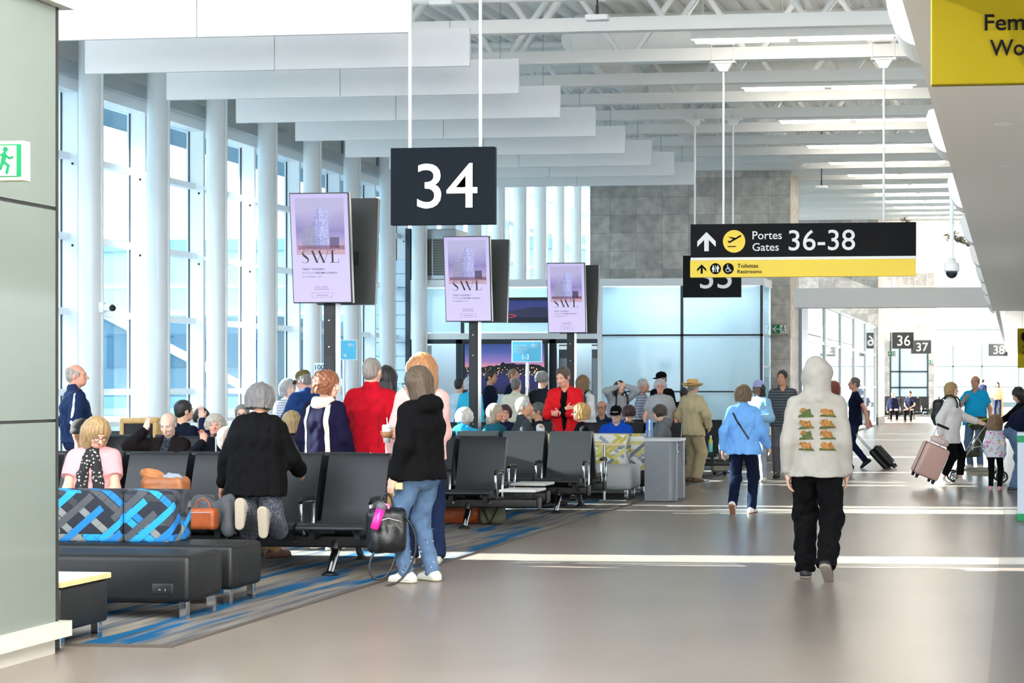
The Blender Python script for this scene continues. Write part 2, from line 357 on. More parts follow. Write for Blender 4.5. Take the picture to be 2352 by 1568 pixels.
YA, YB = Y0-5*DY, Y0+17*DY
mb = MB(); mb.box(XG-.1, XG+.25, YA, YB, 0, .2); mb.box(XG-.05, XG+.3, YA, YB, .93, 1.0); struct(mb.build('trim_1', winm))
YM = Y0+9*DY+.45; mb = MB(); mb.box(XG-.12, XG+.3, YA, YM, 6.02, 6.2); mb.box(XG+.1, XG+.42, YA, YM, 6.2, 6.42, 1); mb.box(XG-.12, XG+.3, YM, YB, 8.2, 8.5); struct(mb.build('trim_2', [winm, mat('grey beam', (176, 182, 186), .5)]))
wp = mat('ribbed wall panel', (214, 218, 218), .6, noise=((.2, 3, .2), .04))
mb = MB(); mb.box(XG-.2, XG, YA, YM, 6.2, 8.2)
for k in range(14): mb.box(XG, XG+.05, YA+k*DY+1.2, YA+k*DY+1.42, 6.42, 7.6, 1)
struct(mb.build('wall_left', [wp, mat('grey wall gap', (150, 154, 156), .6)]))
for a, b in (((1203, 424), (1152, 660)), ((1120, 520), (1150, 600))):
    p = atY(*a, 49.2); q = atY(*b, 49.2); mb = MB(); mb.cyl(p+(p-q)*.6, q+(q-p)*1.2, .1, n=14); struct(mb.build('column_brace', whiteg))
# outside: eaves, a pale wing across the apron, an added unseen blocker slitted to shape the low sun, the apron
ext = mat('pale cladding', (140, 166, 180), .6, noise=((.05, .05, 1.2), .06)); ext2 = mat('blue grey cladding', (96, 132, 152), .6)
mb = MB(); mb.box(-17.0, XG-.2, 23.2, YM, 6.45, 6.6); struct(mb.build('exterior_eaves', ext2))
mb = MB(); mb.box(-62, -18, 86, 96, 0, 8.5); mb.box(-62, -18, 85.8, 86, 8.5, 9.1, 1)
for z in (2.2, 2.9, 3.6, 5.2, 6.6): mb.box(-62, -18, 85.9, 86, z, z+.12, 2)
mb.box(-62, -18, 85.95, 86, .4, 2.0, 1)
for k in range(12): mb.box(-60+k*3.6, -59.7+k*3.6, 85.8, 86, 0, 3.6, 2)
struct(mb.build('exterior_wing', [ext, ext2, white]))
mb = MB(); y = -14.0  # added blocker out of view; its slits cut the sun into floor streaks
for a, b in ((14.58, 15.17), (15.27, 15.95), (21.1, 22.1), (22.2, 22.6), (26.9, 27.55), (27.95, 28.55), (31.0, 31.65), (37.8, 38.5), (43.5, 44.3), (49.5, 50.4), (55.6, 56.5)):
    a -= 1.11; b -= 1.11; mb.box(-42, -40, y, a, 0, 17.5); y = b
mb.box(-42, -40, y, 69, 0, 17.5)
struct(mb.build('exterior_sun_blocker', ext))
mb = MB(); mb.box(-120, XG-.1, -20, 200, -.3, -.02); struct(mb.build('exterior_apron', mat('apron concrete', (110, 124, 134), .8)))
for k, (x, y, h) in enumerate(((-19.5, 41, 3.2), (-20.5, 50, 3.4), (-22.5, 61, 3.6))):
    g = thing('boarding_bridge', 'blue grey boarding bridge outside the glass wall, %s from the front' % ordn(k), 'boarding bridge', (x, y, 0), 0, 'boarding bridges outside the windows')
    mb = MB(); mb.box(-2.2, 2.2, -1.6, 1.6, 1.3, h); mb.build('cabin', ext2, g)
    mb = MB(); mb.box(-2.0, 2.0, -1.63, -1.6, 2.0, h-.4); mb.build('window_band', mat('bridge window', (70, 110, 135), .1), g)
    mb = MB()
    for a in (-1.6, 1.6): mb.cyl((a, 0, 0), (a, 0, 1.4), .14, n=10)
    mb.tube([(-2.1, -1.66, 3.3), (2.1, -1.66, 1.2)], .12, 6, 1); mb.build('support_leg', [grey, white], g)
# ---- roof deck, trusses, ducts
mb = MB(); prof = []; x = -15.0
while x < 3.2: prof += [(x, 0), (x+.09, 0), (x+.14, .075), (x+.23, .075)]; x += .28
ts = [8, 24, 36, 60, 90, 128]; vs = []; n = len(prof)
for t in ts: vs += [(px_, t, zc(t)+1.0+pz) for px_, pz in prof]
mb.add(vs, [(j*n+i, (j+1)*n+i, (j+1)*n+i+1, j*n+i+1) for j in range(len(ts)-1) for i in range(n-1)])
struct(mb.build('ceiling', steelw))
mb = MB(); t = 21.55; k = 0; tr_y = []
while t < 120:
    mb = MB(); y = Yt(-4, t); z = zc(t); tr_y.append((y, z, t)); a, b = -11.1, -.46
    mb.box(a, b, y-.07, y+.07, z, z+.17); mb.box(a, b, y-.08, y+.08, z+.86, z+.98)
    if t < 70:
        x = a+(k % 2)*.7
        while x < b-.9:
            mb.tube([(x, y, z+.12), (x+.55, y, z+.9)], .05, 4); mb.tube([(x+1.55, y, z+.12), (x+1.0, y, z+.9)], .05, 4); x += 1.75
    o = struct(mb.build('ceiling_beam', steelw)); o['label'] = 'white roof truss, %s from the front' % ordn(min(k, 28)) if k < 29 else 'white roof truss far down the hall'
    t += 2.05 if t < 70 else 4.1; k += 1
def duct(y, x0, x1, z, r, lab, along='x'):
    mb = MB(); k = int(abs(x1-x0)/.35); mb2 = MB()
    P = (lambda s: (s, y, z)) if along == 'x' else (lambda s: (y, s, z))
    mb.cyl(P(x0), P(x1), r, n=28)
    for i in range(1, k):
        s = x0+(x1-x0)*i/k; mb.cyl(P(s), P(s+.025), r+.008, n=28)
    return tag(mb.build('air_duct', steelw), lab, 'duct')
duct(Yt(-4, 24.65), -6.2, -.5, zc(24.6)+.52, .36, 'white spiral air duct running across under the roof, nearest one')
duct(Yt(-4, 28.75), -6.0, -.5, zc(28.7)+.5, .3, 'white spiral air duct running across under the roof, behind the nearest one')
duct(-6.3, Yt(-6, 25.3), Yt(-6, 34), 6.62, .26, 'white round air duct running lengthwise above the baffle ends', 'y')
duct(-4.9, Yt(-6, 29.6), Yt(-6, 40), 6.75, .24, 'white round air duct running lengthwise above the gate sign rods', 'y')
for k, (t, z, r) in enumerate(((20.6, 6.22, .07), (22.4, 6.75, .05), (26.6, 6.85, .05))):
    mb = MB(); y = Yt(-4, t); mb.cyl((-12, y, z), (2, y, z), r, n=14)
    for x in (-8.5, -4.9, -2.6): mb.cyl((x, y, z), (x+.06, y, z), r+.02, n=14); mb.cyl((x, y, z), (x, y, zc(t)+1.0), .012, n=6)
    tag(mb.build('ceiling_pipe', steelw), ('thick white pipe across the roof in front of the first truss', 'thin white pipe across the roof behind the first truss', 'thin white pipe across the roof behind the third truss')[k], 'pipe')
# hanging acoustic baffles, two panels per row
bm_ = mat('baffle felt', (250, 251, 252), .8)
rowpx = [(947, 75), (1080, 152), (1192, 215), (1287, 270), (1368, 313), (1436, 352), (1496, 380), (1548, 403), (1595, 424)]
for k, (px, py) in enumerate(rowpx):
    p = atX(px, py, -6.4)
    for s, (a, b, side) in enumerate(((-8.8, -6.4, 'right'), (-11.2, -8.81, 'left'))):
        mb = MB(); mb.box(a-p.x*0, b, -.025, .025, 0, .455); q = thing('ceiling_baffle', 'white hanging ceiling baffle panel, %s half of the %s row from the front' % (side, ordn(k)), 'baffle', (0, p.y, p.z), 0, 'white ceiling baffles')
        mb.build('panel', bm_, q, bevel=.006)
        for x in (a+.25, b-.25): mb = MB(); mb.cyl((x, 0, .45), (x, 0, zc(20+2*k)+1.02-p.z), .004, n=5); mb.build('hanging_wire', grey, q)
# linear lights
lm = mat('lit tube cover', (255, 244, 228), .5, emit=18)
t = 22.5; k = 0
while t < 86:
    y = Yt(-4, t); z = zc(t)+.04
    for s, x in enumerate((-4.1, -2.76)):
        q = thing('linear_light', 'long white lit ceiling light, %s one of the %s pair from the front' % (('left', 'right')[s], ordn(k)), 'light', (x, y, z), 0, 'linear ceiling lights')
        mb = MB(); mb.box(-.05, 1.29, -.06, .06, .03, .16); mb.build('housing', steelw, q)
        mb = MB(); mb.rbox(0, 1.22, -.045, .045, -.015, .03, .012); mb.build('diffuser', lm, q)
        for x in (.1, 1.14): mb = MB(); mb.cyl((x, 0, .15), (x, 0, 1.02), .005, n=5); mb.build('hanging_wire', steelw, q)
    t += 4.13; k += 1
# ---- stone cores
def stone(name, base, w, h, off, seed):
    m = mat(name, base, .55, bump=(22, .05)); n = m.node_tree; b = n.nodes['Principled BSDF']; L = n.links
    t = n.nodes.new('ShaderNodeTexCoord'); s = n.nodes.new('ShaderNodeSeparateXYZ'); L.new(t.outputs['Object'], s.inputs[0]); a = n.nodes.new('ShaderNodeMath'); a.operation = 'ADD'; L.new(s.outputs[0], a.inputs[0]); L.new(s.outputs[1], a.inputs[1])
    cb = n.nodes.new('ShaderNodeCombineXYZ'); L.new(a.outputs[0], cb.inputs[0]); L.new(s.outputs[2], cb.inputs[1])
    k = n.nodes.new('ShaderNodeTexBrick'); L.new(cb.outputs[0], k.inputs[0]); k.offset = off; k.inputs['Scale'].default_value = 1
    k.inputs['Brick Width'].default_value = w; k.inputs['Row Height'].default_value = h; k.inputs['Mortar Size'].default_value = .006; k.inputs['Mortar Smooth'].default_value = 0; k.inputs['Bias'].default_value = 0
    c = lin(base); k.inputs['Color1'].default_value = tuple(v*.8 for v in c[:3])+(1,); k.inputs['Color2'].default_value = tuple(v*1.2 for v in c[:3])+(1,); k.inputs['Mortar'].default_value = tuple(v*.7 for v in c[:3])+(1,)
    z = n.nodes.new('ShaderNodeTexNoise'); z.inputs['Scale'].default_value = 5; z.inputs['Detail'].default_value = 9; L.new(t.outputs['Object'], z.inputs[0])
    r = n.nodes.new('ShaderNodeMapRange'); r.inputs[1].default_value = .3; r.inputs[2].default_value = .7; r.inputs[3].default_value = .75; r.inputs[4].default_value = 1.2; L.new(z.outputs[0], r.inputs[0])
    x = n.nodes.new('ShaderNodeMix'); x.data_type = 'RGBA'; x.blend_type = 'MULTIPLY'; x.inputs[0].default_value = 1; L.new(k.outputs[0], x.inputs[6]); L.new(r.outputs[0], x.inputs[7]); L.new(x.outputs[2], b.inputs['Base Color']); return m
st = stone('grey stone tiles', (196, 192, 186), .65, .44, 0, 1); tv = stone('travertine', (206, 192, 174), .6, .9, 0, 2)
def core(name, x0, x1, t, depth, z, lab=None):
    y = Yt(x1, t); mb = MB(); mb.box(x0, x1-.02, y, y+depth, 0, z); mb.box(x1-.02, x1, y+.005, y+depth, 0, z, 1)
    mb.box(x0, x1+.01, y-.015, y+depth+.01, 0, .3, 2); return struct(mb.build(name, [st, tv, mat('dark stone base', (88, 78, 68), .5)]))
core('wall_stone', -10.3, -5.37, 42, 1.6, 6.75)
core('wall_stone_rear', -10.5, -5.37, 69, 3.5, 8.3)
core('wall_stone_far', -8, -4.35, 95, 3, 7.7)
# ---- lowered ceiling on the right, its edge wall, the cross beam
soff = mat('soffit paint', (244, 242, 236), .4)
yb = Yt(-2, 38); mb = MB(); mb.box(-.47, 6, 1.0, yb+.3, 3.2, 3.32); struct(mb.build('ceiling_soffit', soff))
mb = MB(); mb.box(-.45, -.35, 1.0, 118, 3.32, 10.5); struct(mb.build('wall_right', white))
mb = MB(); mb.box(-.45, 6, yb+.5, 116, 4.08, 4.2); struct(mb.build('ceiling_soffit_rear', soff))
mb = MB(); mb.box(-4.82, 6, yb, yb+.45, 3.28, 3.71); struct(mb.build('trim_beam', mat('beam paint', (230, 229, 227), .4)))
for k in range(9):
    y = 8.4+3.9*k; mb = MB(); pr = [(-.44, 3.21), (-.44, 3.56), (-.6, 3.52)]+[(-.47-.15*math.cos(a), 3.5-.28*math.sin(a)) for a in np.linspace(.1, 1.5, 10)]; mb.prism(pr, 'y', y, y+.5); struct(mb.build('trim_%d' % (k+3), white))
for k in range(10):
    q = thing('downlight', 'small recessed round downlight in the lowered ceiling, %s from the front' % ordn(k), 'light', (-.07, 8.75+2.13*k, 3.2), 0, 'recessed downlights')
    mb = MB(); mb.lathe([(.04, .02), (.042, -.001), (.056, -.002), (.058, .004)], n=20); mb.build('trim_ring', white, q)
    mb = MB(); mb.lathe([(.0001, .004), (.041, .004)], n=20); mb.build('lens', mat('dim lens', (250, 246, 236), .4, emit=1.5), q)
mb = MB(); mb.box(-16, 9, -6.1, -6, 0, 8); struct(mb.build('wall_back', white))
mb = MB(); mb.box(8.9, 9, -6, 60, 0, 8); struct(mb.build('wall_right_outer', white))
# ---- glazed partition at the near left
xp = -5.6; ye = atX(133, HY, xp).y
gp = mat('back painted glass', (108, 116, 109), .07, spec=.5, noise=(.4, .05)); fr = mat('partition frame', (196, 193, 182), .4); ed = mat('partition edge', (62, 60, 58), .35, .5)
mb = MB(); mb.box(xp-.5, xp-.01, 2, ye-.02, .18, 3.8, 0)
for z0, z1 in ((.18, 1.366), (1.376, 2.608), (2.622, 3.8)):
    mb.box(xp-.01, xp, 2, ye-.025, z0+.004, z1-.004, 1)
mb.box(xp-.5, xp+.004, ye-.022, ye, .18, 3.8, 2)
mb.box(xp-.5, xp+.06, 2, ye+.05, .1, .19, 3); mb.box(xp-.5, xp-.015, 2, ye-.005, 0, .1, 3); mb.box(xp-.5, xp+.07, 2, ye+.06, 3.8, 4.0, 3)
struct(mb.build('wall_partition', [ed, gp, ed, fr]))
# ---- end wall of glass and the gate rooms further on
XE = Yt(0, 125)
mb = MB(); mb.box(-8, 6, XE, XE+.1, 0, .35)
for z in (1.44, 2.92, 5.55, 8.4): mb.box(-8, 6, XE-.06, XE+.08, z-.045, z+.045)
for x in (-6.6, -4.4, -2.32, .3, 2.6): mb.box(x-.05, x+.05, XE-.06, XE+.08, 0, 4.45)
f = struct(mb.build('window_40', mat('teal grey mullion', (96, 118, 120), .5)))
mb = MB(); mb.box(-8, 6, XE, XE+.01, .3, 10.5); mb.build('glass_pane', pane, f)
y1, y2 = Yt(-5.37, 45), Yt(-5.37, 67.5); mb = MB()
for z in (.1, 1.5, 2.75, 3.82): mb.box(-5.42, -5.35, y1, y2, z-.04, z+.04)
for k in range(6):
    y = y1+(y2-y1)*k/5; mb.box(-5.42, -5.33, y-.05, y+.05, 0, 3.85)
mb.box(-5.42, -5.3, Yt(-5.37, 43.7), y1, 0, 3.85, 1)
f = struct(mb.build('window_41', [white, mat('blue grey jamb', (160, 172, 182), .4)]))
mb = MB(); mb.box(-5.385, -5.375, y1, y2, .1, 3.82); mb.build('glass_pane', glass_mat('gate glass', (232, 243, 246), .12, .03), f)
# ================================================================ SIGNS, DISPLAYS, SEATS, FURNITURE
def fit(body, m, parent, rect, y=0.0, bold=.0, name='lettering', ext=.003):
    """lettering scaled to the exact rectangle (x0, x1, z0, z1) in the parent's X/Z plane"""
    o = text(body, 1, m, parent, None, bold, ext, name=name); me = o.data; n = len(me.vertices); c = np.zeros(n*3); me.vertices.foreach_get('co', c); c = c.reshape(-1, 3)
    a, b = c.min(0), c.max(0); x0, x1, z0, z1 = rect
    c[:, 0] = x0+(c[:, 0]-a[0])/(b[0]-a[0])*(x1-x0); c[:, 2] = z0+(c[:, 2]-a[2])/(b[2]-a[2])*(z1-z0); c[:, 1] = y+(c[:, 1]-b[1])
    me.vertices.foreach_set('co', c.ravel()); me.update(); return o
class Board:
    """a flat sign at depth t: rect() turns the photo's columns and rows into the sign's own metres"""
    def __init__(s, name, label, cat, px0, px1, py0, py1, t, depth, group=None, mats=None, base=None):
        p, q = at(px0, py1, t), at(px1, py0, t); s.o = thing(name, label, cat, ((p.x+q.x)/2, p.y, p.z), 0, group); s.t = t
        s.c = Vector(((p.x+q.x)/2, p.y, p.z)); s.w = q.x-p.x; s.h = q.z-p.z; s.d = depth
    def rect(s, a, b, c, d):
        p, q = at(a, d, s.t), at(b, c, s.t); return (p.x-s.c.x, q.x-s.c.x, p.z-s.c.z, q.z-s.c.z)
    def panel(s, name, m, r=None, y0=0, d=None, bev=.004):
        x0, x1, z0, z1 = r or (-s.w/2, s.w/2, 0, s.h); mb = MB(); mb.box(x0, x1, y0, y0+(d or s.d), z0, z1); return mb.build(name, m, s.o, bevel=bev)
    def txt(s, body, m, a, b, c, d, bold=.0, parent=None, y=-.003): return fit(body, m, parent or s.o, s.rect(a, b, c, d), y, bold)
    def rods(s, xs, ztop, m, r=.014):
        for x in xs:
            mb = MB(); mb.cyl((x, s.d/2, s.h-.01), (x, s.d/2, ztop-s.c.z), r, n=10); mb.build('rod', m, s.o)
def arrow_up(x0, x1, z0, z1, w):
    c = (x0+x1)/2; k = (x1-x0)/2; th = w*.9
    return [[(c-w/2, z0), (c+w/2, z0), (c+w/2, z1-.3*k), (c-w/2, z1-.3*k)], [(c, z1), (x1, z1-k), (x1, z1-k-th*1.35), (c, z1-th*1.35)], [(c, z1), (c, z1-th*1.35), (x0, z1-k-th*1.35), (x0, z1-k)]]
def flat(name, polys, m, parent, y=-.003, d=.003, mi=None):
    mb = MB()
    for i, p in enumerate(polys):
        a = sum(p[j][0]*p[(j+1) % len(p)][1]-p[(j+1) % len(p)][0]*p[j][1] for j in range(len(p)))
        mb.prism(p if a > 0 else p[::-1], 'y', y-i*.00012, y+d, mi[i] if mi else 0)
    return mb.build(name, m, parent)
def disc(cx, cz, r, n=32): return [(cx+r*math.cos(2*PI*i/n), cz+r*math.sin(2*PI*i/n)) for i in range(n)]
def stroke(pts, w):
    out = []
    for (a, b), (c, d) in zip(pts, pts[1:]):
        L = math.hypot(c-a, d-b) or 1; nx, nz = -(d-b)/L*w/2, (c-a)/L*w/2; out.append([(a+nx, b+nz), (a-nx, b-nz), (c-nx, d-nz), (c+nx, d+nz)]); out.append(disc(c, d, w/2, 10)); out.append(disc(a, b, w/2, 10))
    return out
def runner(cx, cz, h):
    """running figure of an emergency exit sign, height h"""
    P = lambda *q: [(cx+x*h, cz+z*h) for x, z in q]
    return [disc(cx+.04*h, cz+.42*h, .095*h, 16)]+stroke(P((.0, .25), (-.04, -.02)), .17*h)+stroke(P((0, .26), (-.22, .2), (-.3, .04)), .075*h)+stroke(P((.02, .26), (.18, .1), (.32, .14)), .075*h)+stroke(P((-.04, -.02), (.16, -.16), (.1, -.42)), .1*h)+stroke(P((-.06, -.02), (-.14, -.26), (-.36, -.3)), .1*h)
sgn = mat('sign black', (14, 15, 17), .6, spec=.15); sgn2 = mat('sign navy black', (6, 18, 28), .6, spec=.15); sw = mat('sign white', (238, 240, 242), .5); sy = mat('sign yellow', (246, 214, 70), .5); sy2 = mat('sign shaded yellow', (128, 114, 0), .6, spec=.15)  # washroom yellow is darkened, painting in the shade on the near sign
sg = mat('exit green', (0, 122, 72), .5); sb = mat('sign ink', (10, 10, 10), .7, spec=.1); sgrey = mat('sign charcoal', (44, 48, 50), .5)
# gate number signs
for body, (a, b, c, d), ink, t, m, xs, lab in (
        ('34', (897, 1144, 340, 517), (961, 1104, 377, 480), 16.1, sgn2, (-.32, .35), 'large black gate sign reading 34 on two white rods'),
        ('35', (1568.6, 1704, 587, 683), (1609, 1683, 609, 663), 29.75, sgn, (-.3, .36), 'black gate sign reading 35 half hidden by the long sign'),
        ('36', (2044.6, 2099, 763, 800.5), (2061, 2091, 770, 794), 75, sgrey, (-.3, .3), 'small black gate sign reading 36 far down the hall'),
        ('37', (2092.5, 2139, 781, 812), (2105, 2132, 787, 806.5), 88, sgrey, (-.3, .3), 'small black gate sign reading 37 behind the sign for 36'),
        ('38', (2270, 2314, 789, 817.5), (2282, 2307, 793.5, 813), 92, sgrey, (-.3, .3), 'small black gate sign reading 38 by the end window')):
    B = Board('gate_sign', lab, 'sign', a, b, c, d, t, .07, 'gate number signs'); B.panel('panel', m); B.txt(body, sw, *ink, bold=.004)
    B.rods(xs, zc(t)+(1.02 if t < 20 or t > 40 else .1), whiteg, .016)
    if t == 29.75 or t == 16.1:
        for x in xs:
            z = zc(t)-B.c.z; mb = MB(); mb.box(x-.16, x+.16, -.02, .1, z-.05, z-.02); mb.prism([(x-.1, z-.05), (x+.1, z-.05), (x+.05, z-.14), (x-.05, z-.14)], 'y', 0, .07); mb.build('rod_bracket', steelw, B.o)
# long direction sign
B = Board('direction_sign', 'long hanging sign to gates 36 to 38 and restrooms', 'sign', 1586, 2107, 515, 637, 23.6, .08)
B.panel('gate_panel', sgn, B.rect(1586, 2107, 515, 591.5)); B.panel('divider', white, B.rect(1586, 2107, 591.5, 598)); yp = B.panel('restroom_panel', sy, B.rect(1585, 2106.5, 598, 637))
flat('arrow', arrow_up(*B.rect(1602, 1645, 533, 577), .062), sw, B.o)
r = B.rect(1662, 1714, 529, 581); cx, cz, R = (r[0]+r[1])/2, (r[2]+r[3])/2, (r[1]-r[0])/2
ic = flat('plane_disc', [disc(cx, cz, R, 48)], sy, B.o)
P = lambda *q: [(cx+x*R, cz+z*R) for x, z in q]
flat('plane_symbol', stroke(P((-.42, -.08), (.58, .48)), .14*R)+[P((-.55, .42), (-.4, .4), (.2, .3), (.05, .1))]+[P((-.6, .02), (-.48, .06), (-.36, -.04), (-.42, -.16))]+stroke(P((-.56, -.46), (.14, -.46)), .08*R), sb, ic, y=-.006)
B.txt('Portes', sw, 1731, 1799, 532.5, 551, .004); B.txt('Gates', sw, 1731, 1792, 559.5, 577.5, .004); B.txt('36-38', sw, 1815, 1968, 530.5, 577.5, .004)
flat('arrow', arrow_up(*B.rect(1601.5, 1623, 607, 628.5), .028), sb, yp)
for k, c in enumerate((1644.5, 1674.5)):
    r = B.rect(c-12.7, c+12.7, 604.7, 630); cx, cz, R = (r[0]+r[1])/2, (r[2]+r[3])/2, (r[1]-r[0])/2; flat('symbol_disc', [disc(cx, cz, R, 40)], sb, yp)
    P = lambda *q: [(cx+x*R, cz+z*R) for x, z in q]
    if k == 0: q = [disc(cx-.4*R, cz+.5*R, .11*R), disc(cx+.42*R, cz+.5*R, .11*R)]+stroke(P((0, -.58), (0, .6)), .07*R)+[P((-.52, .36), (-.28, .36), (-.14, -.16), (-.66, -.16))]+stroke(P((-.47, -.2), (-.47, -.58)), .11*R)+stroke(P((-.33, -.2), (-.33, -.58)), .11*R)+[P((.26, .36), (.58, .36), (.58, -.1), (.26, -.1))]+stroke(P((.34, 0), (.34, -.58)), .12*R)+stroke(P((.5, 0), (.5, -.58)), .12*R)+stroke(P((.2, .3), (.2, -.05)), .07*R)+stroke(P((.64, .3), (.64, -.05)), .07*R)
    else: q = [disc(cx-.12*R, cz+.58*R, .12*R)]+stroke(P((-.12, .4), (-.08, -.06), (.26, -.08), (.42, -.44), (.56, -.4)), .12*R)+stroke(P((-.1, .18), (.22, .16)), .09*R)+stroke([(cx+(-.08+.36*math.cos(a))*R, cz+(-.24+.36*math.sin(a))*R) for a in np.linspace(1.9, 5.9, 16)], .1*R)
    flat('symbol', q, sw, yp, y=-.006)
B.txt('Toilettes', sb, 1696, 1744, 606.5, 616, 0, yp); B.txt('Restrooms', sb, 1696, 1752.5, 620, 628.5, 0, yp)
for px in (1662, 2033):
    x = at(px, 500, 23.6).x-B.c.x; B.rods((x,), 5.97, whiteg, .016); z = 5.97-B.c.z
    mb = MB(); mb.box(x-.17, x+.17, -.03, .11, z-.04, z-.01); mb.prism([(x-.12, z-.04), (x+.12, z-.04), (x+.05, z-.15), (x-.05, z-.15)], 'y', 0, .08)
    for s in (-.15, .15): mb.cyl((x+s, -.03, z-.04), (x+s, -.03, z+.22), .008, n=6); mb.cyl((x+s, .11, z-.04), (x+s, .11, z+.22), .008, n=6)
    mb.box(x-.17, x+.17, -.04, .12, z+.2, z+.22); mb.build('rod_bracket', steelw, B.o)
# yellow washroom signs under the lowered ceiling
B = Board('washroom_sign', 'large yellow washroom sign hanging close by at upper right', 'sign', 2138, 2760, -20, 195, 7.0, .05); B.panel('panel', sy2)
B.txt('Femmes', sb, 2262, 2448, 37, 74, .01); B.txt('Women', sb, 2274, 2440, 95.5, 132, .01)
mb = MB(); z = 3.21-B.c.z
for x in (-.2, .3): mb.cyl((x, .025, B.h-.01), (x, .025, z), .012, n=8)
mb.build('rod', whiteg, B.o)
B = Board('washroom_sign', 'small yellow washroom sign at right edge far down the hall', 'sign', 2337, 2400, 754, 845, 60, .06); B.panel('panel', sy2)
r = B.rect(2345, 2369, 760, 786); ic = flat('symbol_disc', [disc((r[0]+r[1])/2, (r[2]+r[3])/2, (r[1]-r[0])/2)], sb, B.o); B.txt('Femmes', sb, 2349, 2372, 793, 800); B.txt('Women', sb, 2349, 2370, 806, 813)
B.rods((-.3, .3), 4.1, whiteg)
# emergency exit signs
def exit_sign(label, a, b, c, d, t, split=True, depth=.06):
    B = Board('exit_sign', label, 'sign', a, b, c, d, t, depth, 'green exit signs'); B.panel('housing', mat('exit housing', (196, 184, 160), .5))
    e = .07*B.h; x0, x1 = -B.w/2+e, B.w/2-e; z0, z1 = e*1.3, B.h-e*1.3; f = flat('face', [[(x0, z0), (x1, z0), (x1, z1), (x0, z1)]], sg, B.o, y=-.003)
    xm = x0+(x1-x0)*(.52 if split else .5); h = z1-z0
    flat('doorway', [[(xm, z0+.03*h), (x1-.03*h-(.12*h if not split else 0), z0+.03*h), (x1-.03*h-(.12*h if not split else 0), z1-.04*h), (xm, z1-.04*h)]], sw, f, y=-.005)
    flat('running_figure', runner((xm+x1)/2-.04*h, (z0+z1)/2-.02*h, h*.86), sg, f, y=-.008)
    cx, cz = (x0+xm)/2, (z0+z1)/2; k = h*.34; flat('arrow', stroke([(cx+k*1.1, cz), (cx-k*.9, cz)], .1*h)+stroke([(cx, cz+k), (cx-k, cz), (cx, cz-k)], .11*h), sw, f, y=-.005); return B
B = exit_sign('green exit sign with running figure on the glazed partition', -95, 65, 325, 416, 9.0, False)
mb = MB(); mb.box(xp-B.c.x-.02, -B.w/2, .0, .06, .04, B.h-.04); mb.build('wall_mount', fr, B.o)
B = exit_sign('green exit sign on the stone wall beside the gate glass', 1772, 1810, 743, 768, 41.9, True, .2)
B = exit_sign('small green exit sign below the sign for gate 36', 2039, 2057.5, 806, 818, 68.5); B.rods((0,), zc(68.5)+1.02, whiteg)
B = exit_sign('tiny green exit sign below the sign for gate 37', 2131, 2145.5, 826, 835.5, 94.6, True, .5)
